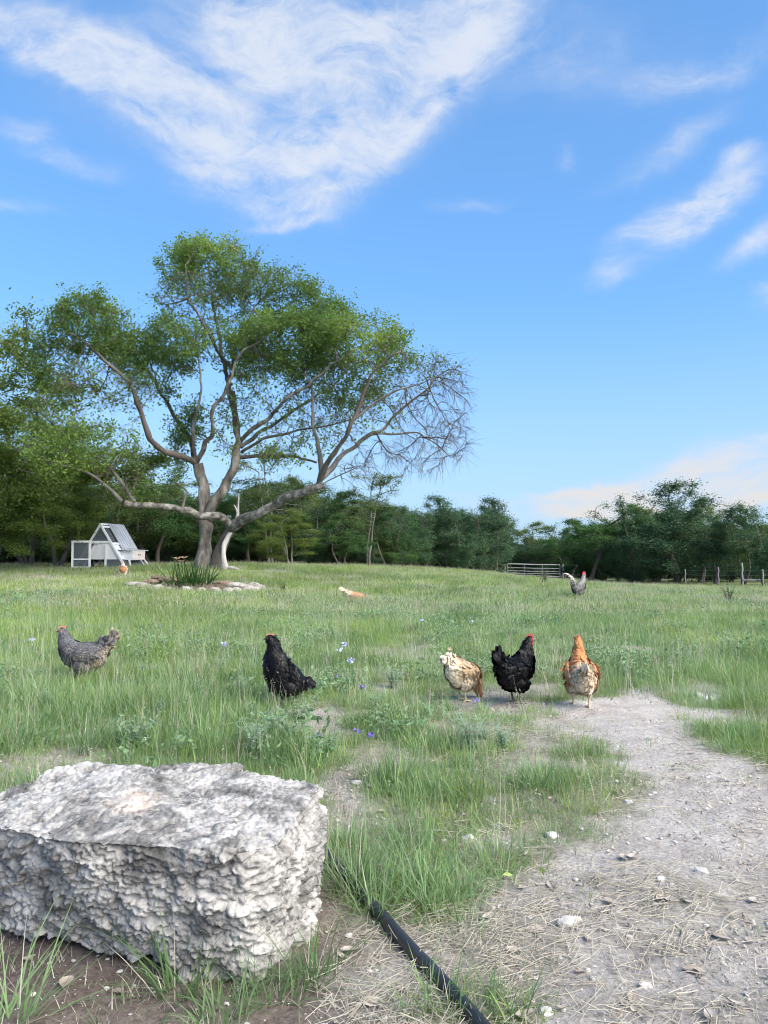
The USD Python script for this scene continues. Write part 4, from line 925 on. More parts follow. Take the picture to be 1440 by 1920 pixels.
def build_hen(name, label, loc, heading, colour, seed, pitch=0., neck=None, tail_ang=55., tail_len=.13, tail_n=12, fm='feather', legm='leg_pale', comb='comb_red', comb_s=1.0, size=1.0, barred=False, sickle=0, step=.03, head_yaw=0., fluff=1.0, tail_col=None, group=None):
    """a hen facing +x before the heading turn; colour(p) gives the feather colour at body points (x forward, z up)"""
    rng = np.random.default_rng(seed)
    t = thing(name, label, 'hen' if not sickle else 'rooster', loc, heading, group, size)
    piv = np.array([0, 0, .20]); ca, sa = math.cos(pitch), math.sin(pitch)
    rot = lambda p: np.stack([piv[0] + ca * (p[..., 0] - piv[0]) - sa * (p[..., 2] - piv[2]), p[..., 1], piv[2] + sa * (p[..., 0] - piv[0]) + ca * (p[..., 2] - piv[2])], -1)
    body = np.array([(.115, 0, .235, .062), (.075, 0, .225, .086), (.01, 0, .215, .098), (-.06, 0, .228, .090), (-.115, 0, .255, .062), (-.155, 0, .288, .036)])
    under = np.array([(.06, 0, .20, .072), (-.02, 0, .175, .078 * fluff), (-.09, 0, .205, .07 * fluff)])
    B = np.c_[rot(body[:, :3]), body[:, 3]]; U = np.c_[rot(under[:, :3]), under[:, 3]]
    nk = np.array(neck if neck is not None else [(.105, .285, .064), (.138, .335, .046), (.155, .385, .033), (.166, .418, .027)])
    c0, s0 = math.cos(head_yaw), math.sin(head_yaw)
    N3 = np.c_[nk[:, 0], np.zeros(len(nk)), nk[:, 1], nk[:, 2]]
    N3[-1, 1] += .01 * s0
    th = [[(B[2, 0] - .01, s * .052, B[2, 2] - .065, .056 * (.6 + .4 * fluff)), (.012 * s * 0 + s * step * .5, s * .056, .118, .027), (s * step, s * .052, .085, .012)] for s in (-1, 1)]
    chain = [B.tolist(), U.tolist(), [B[1].tolist()] + N3.tolist()] + th
    m = hull_chain(chain)
    v = np.array(m.vertices); v[:, 1] *= .93
    col = lambda p: np.clip(colour(p), 0, 1)
    obj('body', (v, np.array(m.faces)), fm, t, True, col(v) * .8)
    m = trimesh.Trimesh(v, m.faces, process=False)
    # plumage
    P, fi = trimesh.sample.sample_surface(m, 2300, seed=seed)
    P = np.asarray(P); Nn = np.asarray(m.face_normals)[fi]
    head = N3[-1, :3]; hd = np.array([c0, s0, -.05])
    keep = (np.linalg.norm(P - head, axis=1) > .026) & (P[:, 2] > .095)
    P, Nn = P[keep], Nn[keep]
    axis = rot(np.array([[-1., 0, .12]]) + piv) - piv
    nka = np.linalg.norm(P[:, None] - N3[None, :, :3], axis=2).min(1) < .055
    flow = np.repeat(axis, len(P), 0) + np.array([0, 0, -.35]) * (P[:, 2:3] < .2); flow[nka] = (N3[0, :3] - N3[-1, :3]) / np.linalg.norm(N3[0, :3] - N3[-1, :3]) + [0, 0, 0]
    lnn = np.where(nka, .026, .036) * rng.uniform(.8, 1.2, len(P))
    fv, ff = feathers(P, Nn, flow, lnn, lnn * .70, .0022, rng)
    def ftint(P, fv, per=7, cf=col):
        c = np.repeat(cf(P) * rng.uniform(.88, 1.12, (len(P), 1)), per, 0)
        if barred:
            k = np.tile(np.array([1, 0, 1, .2, 1, 0, .9]), len(P)); k = k * .9 + .1 * rng.uniform(0, 1, len(k))
            c = np.where(k[:, None] > .5, c * .22, c * 1.25)
        return np.clip(c, 0, 1)
    obj('plumage', (fv, ff), fm, t, False, ftint(P, fv), kind='stuff')
    # wings
    for s in (-1, 1):
        W = rot(np.array([(.075, s * .075, .255), (.03, s * .097, .235), (-.05, s * .092, .225), (-.125, s * .06, .225)]))
        r = [.030, .042, .034, .010]
        w = hull_chain([[(a[0], a[1] * .4, a[2], q) for a, q in zip(W, r)]]); wv = np.array(w.vertices); cy = np.interp(-wv[:, 0], -W[:, 0], W[:, 1] * .93); wv[:, 1] = cy + (wv[:, 1] - np.interp(-wv[:, 0], -W[:, 0], W[:, 1] * .4)) * .42 + s * .004
        mb = MB().add(wv, w.faces); tt = [col(wv) * .9]
        wm = trimesh.Trimesh(wv, w.faces, process=False)
        wp, wfi = trimesh.sample.sample_surface(wm, 150, seed=seed + 7); wn = np.asarray(wm.face_normals)[wfi]; k = wn[:, 1] * s > .1; wp, wn = np.asarray(wp)[k], wn[k]
        g = np.clip((W[0, 0] - wp[:, 0]) / .2, 0, 1)
        v2, f2 = feathers(wp, wn, np.repeat(axis + [[0, 0, -.12]], len(wp), 0), .034 + .04 * g, .020 + .004 * g, .006, rng); mb.add(v2, f2); tt.append(ftint(wp, v2))
        obj('wing', mb.out(), fm, t, False, np.vstack(tt))
    # tail: a folded fan
    tb = B[-1, :3]; ta = math.radians(tail_ang) + pitch * .6
    tv = MB(); tt = []
    for k in range(tail_n):
        u = (k + .5) / tail_n * 2 - 1
        q = np.array([[-.02 - .02 * abs(u), u * .016, 0]]) + tb
        a = ta + .16 * (1 - abs(u)) + rng.normal(0, .05); d = np.array([[-math.cos(a), u * .34, math.sin(a)]])
        nn = np.array([[-math.sin(a) * .3, np.sign(u + 1e-6) * 1.0, -.0]])
        L = tail_len * (1 - .22 * abs(u)) * rng.uniform(.88, 1.1)
        for j in range(2):
            v2, f2 = feathers(q + d * (.0 if j == 0 else L * .35), nn, d, L * (1 if j == 0 else .62), .042, .004, rng); tv.add(v2, f2); tt.append(ftint(q, v2, 7, tail_col or col))
    # covert feathers over the root of the tail
    cp_ = tb + rng.normal(0, .022, (60, 3)) + [.01, 0, .004]; cn = rng.normal(0, .4, (60, 3)); cn[:, 1] += np.sign(cp_[:, 1]) * .9; cn[:, 2] += .3; cn /= np.linalg.norm(cn, axis=1, keepdims=True)
    v2, f2 = feathers(cp_, cn, np.repeat([[-math.cos(ta), 0, math.sin(ta) * .7]], 60, 0), tail_len * .5, .03, .006, rng); tv.add(v2, f2); tt.append(ftint(cp_, v2))
    for k in range(sickle):
        u = k / max(1, sickle - 1) * 2 - 1; pts = [tb + [0, u * .02, 0]]; a = ta + .5
        for j in range(6):
            pts.append(pts[-1] + np.array([-math.cos(a), u * .12, math.sin(a)]) * .055 * (1 + .12 * k % 2)); a -= .42
        C = np.array(pts); wv = np.array([.010, .016, .018, .017, .013, .008, .001])
        e = np.gradient(C, axis=0); e /= np.linalg.norm(e, axis=1, keepdims=True); sd = np.cross(e, [0, 1, 0])
        vv = np.vstack([C + sd * wv[:, None], C - sd * wv[:, None], C + [0, .003, 0]]); n = 7; fq = []
        for j in range(6): fq += [[j, j + 1, 2 * n + j + 1], [j, 2 * n + j + 1, 2 * n + j], [n + j, 2 * n + j, 2 * n + j + 1], [n + j, 2 * n + j + 1, n + j + 1]]
        tv.add(vv, fq); tt.append(np.repeat([[.62, .60, .55] if k % 2 else [.30, .29, .27]], 21, 0))
    obj('tail', tv.out(), fm, t, False, np.vstack(tt))
    # head: face skin, eyes, beak, comb, wattles
    R = np.array([[c0, -s0, 0], [s0, c0, 0], [0, 0, 1]])
    hp = lambda x, y, z: head + R @ np.array([x, y, z])
    def blob(name, pts, m, sc=(1, 1, 1)):
        h = m3.Manifold.batch_hull([m3.Manifold.sphere(r, 14).translate(list(map(float, hp(x, y, z)))) for x, y, z, r in pts]); return obj(name, h, m, t, 40)
    blob('beak', [(.020, 0, .002, .0085), (.034, 0, -.001, .0055), (.047, 0, -.007, .0018)], 'beak_horn')
    for s in (-1, 1):
        blob('face', [(.012, s * .0155, .002, .011), (.002, s * .018, -.006, .009)], comb)
        blob('eye', [(.010, s * .0255, .006, .0045), (.0101, s * .0255, .006, .0045)], 'eye')
        blob('wattle', [(.018, s * .008, -.016, .005 * comb_s ** .5), (.016, s * .010, -.024 - .012 * comb_s, .008 * comb_s ** .5), (.014, s * .010, -.028 - .016 * comb_s, .006 * comb_s ** .5)], comb)
    zs = np.array([(.028, .014), (.030, .026), (.024, .024), (.020, .040), (.012, .030), (.006, .046), (-.002, .032), (-.010, .044), (-.016, .030), (-.026, .034), (-.024, .018), (0, .014)]) * [1, 1]
    zs = np.c_[zs[:, 0] * (.8 + .2 * comb_s), .016 + (zs[:, 1] - .016) * comb_s]
    cm = trimesh.creation.extrude_polygon(Polygon(zs), .007); cv = np.array(cm.vertices); cv = np.array([hp(a, c - .0035, b) for a, b, c in cv])
    obj('comb', (cv, cm.faces), comb, t)
    # legs with toes
    for s in (-1, 1):
        hip = np.array([s * step, s * .048, .10]); an = np.array([s * step * 1.25 + .012, s * .047, .018])
        mb = MB().tube(np.array([hip, hip * .5 + an * .5 - [.006, 0, 0], an]), [.0085, .0068, .0072], 8)
        for a, L in ((-.42, .055), (0, .066), (.42, .055), (math.pi, .03)):
            d = np.array([math.cos(a), math.sin(a), 0]); mb.tube(np.array([an - [0, 0, .004], an + d * L * .55 - [0, 0, .008], an + d * L - [0, 0, .014]]), [.0065, .0052, .0024], 6)
        obj('leg', mb.out(), legm, t, True)


def hen_at(px, py, y=None):
    g = ground(px, py) if y is None else on(at(px, py, y)[0], y); return g + [0, 0, -.004]


def mixcol(p, stops):
    """stops: (axis function, threshold, softness, colour)"""
    c = np.repeat([stops[0]], len(p), 0).astype(float)
    for fn, t, s, col in stops[1:]:
        w = sm(t - s, t + s, fn(p) + .05 * (fbm(p * 26, 2, 7) - .5))[:, None]; c = c * (1 - w) + np.array(col) * w
    return c


BLK = lambda p: np.repeat([[.0042, .0041, .0052]], len(p), 0)
build_hen('hen', 'glossy black hen standing upright with beak to the left, in the grass behind the boulder', hen_at(526, 1326), math.radians(222), BLK, 1, pitch=.80, neck=[(.050, .325, .068), (.056, .378, .048), (.062, .425, .037), (.080, .455, .029)], tail_ang=-60, tail_len=.085, fm='black_feather', legm='leg_dark', comb='comb_pale', comb_s=.8, size=.99, step=.01, fluff=1.0, head_yaw=-.6)
build_hen('hen', 'glossy black hen with raised tail walking to the right between two golden hens', hen_at(967, 1318), math.radians(46), BLK, 2, pitch=.10, neck=[(.118, .300, .060), (.140, .350, .046), (.152, .395, .035), (.170, .425, .027)], tail_ang=64, tail_len=.145, fm='black_feather', legm='leg_dark', comb='comb_red', comb_s=.8, size=.97, step=.02, head_yaw=-.75, fluff=1.05)
GOLD = lambda p: mixcol(p, [(.52, .27, .12), (lambda q: -q[:, 0] - .3 * np.abs(q[:, 1]), .045, .05, (.66, .52, .36)), (lambda q: .15 - q[:, 2], .0, .03, (.70, .61, .47)), (lambda q: q[:, 2] - .30 - .3 * (q[:, 0] < 0), .0, .03, (.50, .21, .07))])
build_hen('hen', 'golden brown hen seen from behind, stepping onto the bare path', hen_at(1090, 1325), math.radians(84), GOLD, 3, pitch=.28, neck=[(.090, .315, .056), (.105, .370, .040), (.108, .420, .030), (.122, .452, .025)], tail_ang=50, tail_len=.115, tail_n=7, comb_s=.5, size=.95, step=.035, fluff=.92, tail_col=lambda p: np.repeat([[.78, .68, .52]], len(p), 0))
BUFF = lambda p: mixcol(p, [(.66, .55, .39), (lambda q: q[:, 0], .11, .03, (.50, .24, .10)), (lambda q: -q[:, 0], .11, .03, (.72, .63, .48)), (lambda q: np.where(q[:, 0] > -.06, np.abs(q[:, 1]) + .5 * (q[:, 2] - .2), -1), .085, .02, (.56, .40, .24))])
build_hen('hen', 'cream and orange hen bending its head into the grass beside the black walking hen', hen_at(866, 1314), math.radians(40), BUFF, 4, pitch=-.30, neck=[(.130, .150, .060), (.165, .105, .045), (.185, .065, .034), (.198, .035, .026)], tail_ang=22, tail_len=.085, tail_n=9, comb_s=.6, size=.88, step=.012, tail_col=lambda p: np.repeat([[.68, .62, .52]], len(p), 0))
BAR = lambda p: mixcol(p, [(.21, .20, .205), (lambda q: -q[:, 0] + .8 * (.2 - q[:, 2]), .085, .02, (.46, .38, .28)), (lambda q: q[:, 2] - .31, .0, .03, (.19, .19, .21))])
build_hen('hen', 'black and white barred hen with raised tail in the tall grass at the left', hen_at(156, 1284), math.radians(176), BAR, 5, pitch=.02, neck=[(.125, .285, .062), (.150, .330, .048), (.158, .372, .037), (.168, .405, .028)], tail_ang=52, tail_len=.15, comb_s=.9, comb='comb_pale', size=1.04, barred=True, step=.02, head_yaw=.3)
ROO = lambda p: mixcol(p, [(.34, .33, .32), (lambda q: q[:, 2] - .31, .0, .03, (.55, .53, .48)), (lambda q: -q[:, 0], .10, .03, (.24, .23, .23))])
build_hen('rooster', 'grey and white rooster with big red comb and pale sickle tail in the far grass', hen_at(1086, 1119, 18.5), math.radians(38), ROO, 6, pitch=.30, neck=[(.105, .315, .064), (.125, .37, .048), (.135, .425, .037), (.155, .46, .030)], tail_ang=70, tail_len=.15, comb_s=2.6, head_yaw=-.5, size=1.22, barred=True, sickle=4, step=.03)
ORG = lambda p: mixcol(p, [(.42, .24, .12), (lambda q: -q[:, 0], .04, .03, (.60, .50, .36))])
build_hen('hen', 'orange hen with pale raised tail half hidden in the middle of the far grass', hen_at(664, 1124, 17.5) - [0, 0, .10], math.radians(8), ORG, 7, pitch=-.16, neck=[(.130, .235, .055), (.165, .225, .042), (.195, .23, .033), (.215, .235, .026)], tail_ang=28, tail_len=.19, comb_s=.7, size=1.05, tail_col=lambda p: np.repeat([[.72, .64, .48]], len(p), 0))
WHO = lambda p: mixcol(p, [(.66, .62, .56), (lambda q: q[:, 0] - .05 - 2 * np.maximum(q[:, 2] - .27, 0), .0, .03, (.50, .24, .11))])
build_hen('hen', 'white and orange hen standing in the grass right in front of the coop', hen_at(230, 1080, 22.5), math.radians(-70), WHO, 8, pitch=.2, comb_s=.7, size=1.05)
build_hen('hen', 'whitish hen inside the run under the coop', on(at(180, 1058, 27.35)[0], 27.35, .01), math.radians(160), lambda p: np.repeat([[.66, .60, .54]], len(p), 0), 9, comb_s=.8, size=.72)


# ------------------------------------------------------------------ black hose
def build_hose():
    px = [(560, 1560), (600, 1600), (640, 1643), (682, 1688), (722, 1735), (765, 1785), (815, 1838), (862, 1890), (900, 1935), (960, 2010), (1010, 2090)]
    g = np.array([ground(a, b) for a, b in px]); g = spline(g, 60); g[:, 2] = H(g[:, 0], g[:, 1]) + .017
    tag(obj('black_hose', tube(g, .0165, 18), 'hose_black', None, True), 'thick black rubber pipe running from the boulder to the bottom edge', 'hose')


build_hose()

# ------------------------------------------------------------------ grass
ROCK = Polygon([tuple(at_z(a, b, 0)[:2]) for a, b in [(484, 1820), (585, 1712), (600, 1640)]] + [(-.22, 2.42), (-1.3, 2.6), (-1.6, 2.2)] + [tuple(at_z(a, b, 0)[:2]) for a, b in [(-100, 1690), (0, 1715), (150, 1765), (300, 1815)]])


def build_grass():
    rng = np.random.default_rng(77)
    def clumps(k, n, spread, h, w, lean, bend, lev=4): return [blades(n, rng, spread, h, w, lean, bend, lev) for _ in range(k)]
    near = clumps(5, 26, .07, (.035, .10), (.0022, .0040), 1.0, 1.0)
    tall = clumps(6, 20, .06, (.07, .21), (.0026, .0050), 1.05, 1.35, 5)
    mid = clumps(6, 52, .16, (.06, .20), (.0034, .0062), .95, 1.1)
    midt = clumps(5, 24, .15, (.14, .36), (.0036, .0062), .7, 1.0)
    far = clumps(5, 120, .42, (.05, .17), (.008, .013), .7, .9, 3)
    def stalks(n, spread, h, w, head):
        v, f = blades(n, rng, spread, h, (w, w * 1.4), .3, .35, 4); mb = MB().add(v, f)
        tips = v.reshape(n, 7, 3)[:, 6]; pre = v.reshape(n, 7, 3)[:, 4]
        for t_, p_ in zip(tips, pre):
            d = t_ - p_; d /= np.linalg.norm(d) + 1e-9
            mb.add(*leaf_cards(np.array([t_ - d * head * k for k in (0, .5, 1.0)]) + rng.normal(0, head * .12, (3, 3)), head * .7, rng, -.8, .3))
        return mb.out()
    dry = [stalks(7, .12, (.16, .40), .0022, .02) for _ in range(4)]
    dryf = [stalks(18, .4, (.12, .27), .005, .035) for _ in range(3)]
    def broad(n, sp, l):
        mb = MB()
        for k in range(n):
            c0 = np.array([rng.uniform(-sp, sp), rng.uniform(-sp, sp), 0]); hh = rng.uniform(.05, .16); m_ = 9
            c = c0 + np.stack([rng.normal(0, .018, m_), rng.normal(0, .018, m_), rng.uniform(.02, 1, m_) * hh], 1)
            mb.add(*leaf_cards(c, l * rng.uniform(.6, 1.2, m_), rng, -.3, .42))
        return mb.out()
    brd = [broad(16, .16, .035) for _ in range(4)]
    low = clumps(3, 22, .09, (.02, .07), (.002, .0034), 1.3, 1.2)          # flattened dead blades
    # prototypes: list of (mesh, material)
    protos, mats = [], []
    def reg(ms, m): a = len(protos); protos.extend(ms); mats.extend([m] * len(ms)); return np.arange(a, len(protos))
    N1, N1b = reg(near, 'grass_near'), reg(near[:3], 'grass_field'); T1, T1b = reg(tall, 'grass_near'), reg(tall[:3], 'grass_field'); M1, M1b = reg(mid, 'grass_near'), reg(mid, 'grass_field')
    MT, MTb = reg(midt, 'grass_near'), reg(midt, 'grass_field'); F1, F1b = reg(far, 'grass_near'), reg(far, 'grass_field'); B1, D1, DF, L1 = reg(brd, 'clover_leaf'), reg(dry, 'grass_dry'), reg(dryf, 'grass_dry'), reg(low, 'grass_dry')
    def sample(y0, y1, per, extra=.8):
        n = int(per * (y1 - y0) * (.58 * (y0 + y1) + 2 * extra))
        y = rng.uniform(y0, y1, int(n * 1.6)); half = .56 * y + extra; x = rng.uniform(-1, 1, len(y)) * (.56 * y1 + extra)
        k = np.abs(x) < half; return x[k], y[k]
    out = {'short_grass': [], 'meadow_grass': []}
    def put(where, x, y, ids_a, ids_b, mixw, s):
        n = len(x); useb = rng.uniform(0, 1, n) < mixw
        idx = np.where(useb, ids_b[rng.integers(0, len(ids_b), n)], ids_a[rng.integers(0, len(ids_a), n)])
        out[where].append((np.stack([x, y, H(x, y) - .004], 1), idx, s))
    def yellow(x, y):   # warmer grass at the back left, cooler at the right
        px, py = to_px(np.stack([x, y, H(x, y, False)], -1))
        p = np.stack([x, y, 0 * x], -1)
        return np.clip(.30 + .55 * sm(1260, 1100, py) * sm(900, 200, px) + .35 * sm(1130, 1070, py) + (fbm(p * .5, 3, 51) - .5) * .8, .05, .95)
    def free(x, y): return ~contains_xy(ROCK, x, y)
    def tallness(x, y):
        px, py = to_px(np.stack([x, y, H(x, y, False)], -1)); p = np.stack([x, y, 0 * x], -1)
        return np.clip(.28 + .75 * sm(640, 300, px) * sm(1460, 1400, py) + .55 * sm(1290, 1200, py) + .5 * sm(1150, 1350, px) * sm(1500, 1380, py) + .75 * lush(x, y) + 1.0 * (fbm(p * 1.1, 3, 53) - .5), .08, 1.4)
    # near
    for (y0, y1, per) in ((1.25, 2.6, 420), (2.6, 4.8, 300)):
        x, y = sample(y0, y1, per, .35); d = grass_density(x, y); k = (rng.uniform(0, 1, len(x)) < d * .85) & free(x, y); x, y = x[k], y[k]
        put('short_grass', x, y, N1, N1b, .25, rng.uniform(.6, 1.25, len(x)) * (.7 + .5 * np.minimum(d[k], 1)))
        x, y = sample(y0, y1, per * .42, .35); d = grass_density(x, y); tl = tallness(x, y); k = (rng.uniform(0, 1, len(x)) < d * (.10 + .8 * tl)) & free(x, y); x, y = x[k], y[k]
        put('short_grass', x, y, T1, T1b, .25, rng.uniform(.55, 1.15, len(x)) * (.55 + .5 * tl[k]))
        x, y = sample(y0, y1, per * .5, .35); d = grass_density(x, y); pm = path_mask(x, y); k = (rng.uniform(0, 1, len(x)) < (1.0 - d) * .7 * (1 - .75 * pm)) & free(x, y); x, y = x[k], y[k]
        put('short_grass', x, y, L1, L1, 0, rng.uniform(.6, 1.2, len(x)))
        x, y = sample(y0, y1, per * .05, .35); d = grass_density(x, y); k = (rng.uniform(0, 1, len(x)) < d) & free(x, y); x, y = x[k], y[k]
        put('short_grass', x, y, D1, D1, 0, rng.uniform(.45, .9, len(x)))
    # middle
    for (y0, y1, per) in ((4.8, 8, 80), (8, 13, 46)):
        x, y = sample(y0, y1, per); d = grass_density(x, y); k = rng.uniform(0, 1, len(x)) < d; x, y = x[k], y[k]; tl = tallness(x, y)
        put('meadow_grass', x, y, M1, M1b, yellow(x, y), rng.uniform(.65, 1.2, len(x)) * (.62 + .4 * tl))
        x, y = sample(y0, y1, per * .55); d = grass_density(x, y); tl = tallness(x, y); k = rng.uniform(0, 1, len(x)) < d * tl; x, y = x[k], y[k]
        put('meadow_grass', x, y, MT, MTb, yellow(x, y), rng.uniform(.55, 1.05, len(x)) * (.5 + .4 * np.minimum(tl[k], 1)))
        x, y = sample(y0, y1, per * .20); d = grass_density(x, y); k = rng.uniform(0, 1, len(x)) < d * .9; x, y = x[k], y[k]
        put('meadow_grass', x, y, D1, D1, 0, rng.uniform(.6, 1.1, len(x)))
    x, y = sample(3.6, 17, 16); p = np.stack([x, y, 0 * x], -1); k = rng.uniform(0, 1, len(x)) < sm(.50, .64, fbm(p * .9, 3, 57)) * np.minimum(grass_density(x, y), 1) * .7; x, y = x[k], y[k]
    put('meadow_grass', x, y, B1, B1, 0, rng.uniform(.8, 1.5, len(x)))
    for (y0, y1, per, sc) in ((12.5, 22, 15, 1.1), (22, 37, 7.5, 1.1)):
        x, y = sample(y0, y1, per); d = grass_density(x, y); k = (rng.uniform(0, 1, len(x)) < .25 + d); x, y = x[k], y[k]
        put('meadow_grass', x, y, F1, F1b, yellow(x, y), rng.uniform(.7, 1.2, len(x)) * sc)
        x, y = sample(y0, y1, per * .42); put('meadow_grass', x, y, DF, DF, 0, rng.uniform(.5, .95, len(x)) * sc)
    x, y = sample(37, 66, 3.2); k = x > -1.5 + (y - 37) * .05; x, y = x[k], y[k]
    put('meadow_grass', x, y, F1, F1b, .6 + 0 * x, rng.uniform(.7, 1.2, len(x)) * np.where(y < 44, 1.15, .9))
    x, y = sample(37, 66, .9); k = x > -1.5; put('meadow_grass', x[k], y[k], DF, DF, 0, rng.uniform(.7, 1.1, k.sum()) * 1.0)
    for nm, lab in (('short_grass', 'sparse short green and dry grass around the boulder and along the path'), ('meadow_grass', 'long green meadow grass covering the field up to the trees')):
        P = np.vstack([q[0] for q in out[nm]]); I = np.concatenate([q[1] for q in out[nm]]); S = np.concatenate([q[2] for q in out[nm]])
        px, py = to_px(P); k = (px > -260) & (px < 1700) & (py < 2120); P, I, S = P[k], I[k], S[k]
        u = np.unique(I); rm = {int(a): b for b, a in enumerate(u)}
        q = Rotation.from_euler('zyx', np.stack([rng.uniform(0, 2 * np.pi, len(P)), rng.normal(0, .06, len(P)), rng.normal(0, .06, len(P))], 1)).as_quat()
        scatter(nm, [protos[a] for a in u], [mats[a] for a in u], P, q, S, [rm[int(a)] for a in I], lab, 'grass')
        print(nm, len(P))


build_grass()


def build_tufts():
    rng = np.random.default_rng(12)
    cls = []
    for k, (n, sp, h, w) in enumerate([(70, .05, (.10, .27), (.0042, .0075)), (110, .075, (.06, .20), (.0034, .006)), (60, .045, (.12, .34), (.0042, .0072))]):
        c = klass('tuft'); obj('blades', blades(n, rng, sp, h, w, 1.1, 1.35, 6), 'grass_near', c, kind='stuff')
        obj('dry_blades', blades(9, rng, sp, (h[0] * .7, h[1] * .8), (.003, .005), 1.1, 1.0, 4), 'grass_dry', c, kind='stuff'); cls.append(c)
    L = [(340, 1862, 2, 1.0, 'long arching grass tuft at the front foot of the boulder'), (420, 1905, 1, .9, 'dense grass tuft at the bottom edge in front of the boulder'), (20, 1915, 2, .95, 'grass tuft in the bottom left corner of the photo'),
         (505, 1862, 1, .85, 'grass tuft against the front right corner of the boulder'), (585, 1840, 0, .85, 'yellowish tuft on the soil between the boulder and the hose'), (668, 1665, 0, 1.05, 'big arching tuft hanging over the upper hose'), (705, 1722, 2, .72, 'tuft leaning over the middle of the hose'),
         (800, 1690, 1, 1.0, 'broad green tuft right of the hose, above the bare soil'), (855, 1675, 1, .85, 'green tuft at the edge of the bare path, level with the boulder foot'), (762, 1600, 1, .95, 'tuft of fine grass right of the boulder, halfway up'), (650, 1585, 0, .85, 'tuft touching the right side of the boulder'),
         (640, 1650, 1, .9, 'thick grass tuft in the gap where the hose leaves the boulder'), (700, 1690, 1, .85, 'tuft of arching blades lying across the hose just below the big one'), (846, 1330, 1, .8, 'small grass tuft at the feet of the cream and orange hen'), (905, 1335, 0, .7, 'thin tuft between the cream hen and the black walking hen'), (560, 1345, 1, .9, 'leafy tuft in front of the upright black hen'),
         (1010, 1470, 1, 1.15, 'round green tuft left of the path, level with the boulder top'), (930, 1618, 1, .8, 'dark low tuft on the left edge of the path'), (830, 1900, 1, .8, 'low green tuft left of the hose at the bottom'), (945, 1900, 1, .85, 'low green tuft right of the hose at the bottom edge'),
         (735, 1465, 2, .95, 'tall thin tuft behind the boulder, right of its back corner'), (800, 1500, 1, 1.0, 'leafy grass clump in the centre right behind the boulder'), (1115, 1415, 1, .7, 'small tuft on the bare path below the golden hen'), (1290, 1235, 1, .9, 'dark tuft between the two bare spots at the right'), (40, 1400, 2, 1.15, 'tall grass tuft behind the left end of the boulder'), (160, 1410, 2, 1.0, 'tall tuft just behind the boulder top, left part'), (400, 1405, 1, 1.1, 'dark green tuft just behind the boulder top, middle part')]
    for px, py, k, s, lab in L:
        g = ground(px, py); copy_of(cls[k], 'grass_tuft', lab, 'grass tuft', g - [0, 0, .006], rng.uniform(0, 6.28), None, s)


build_tufts()


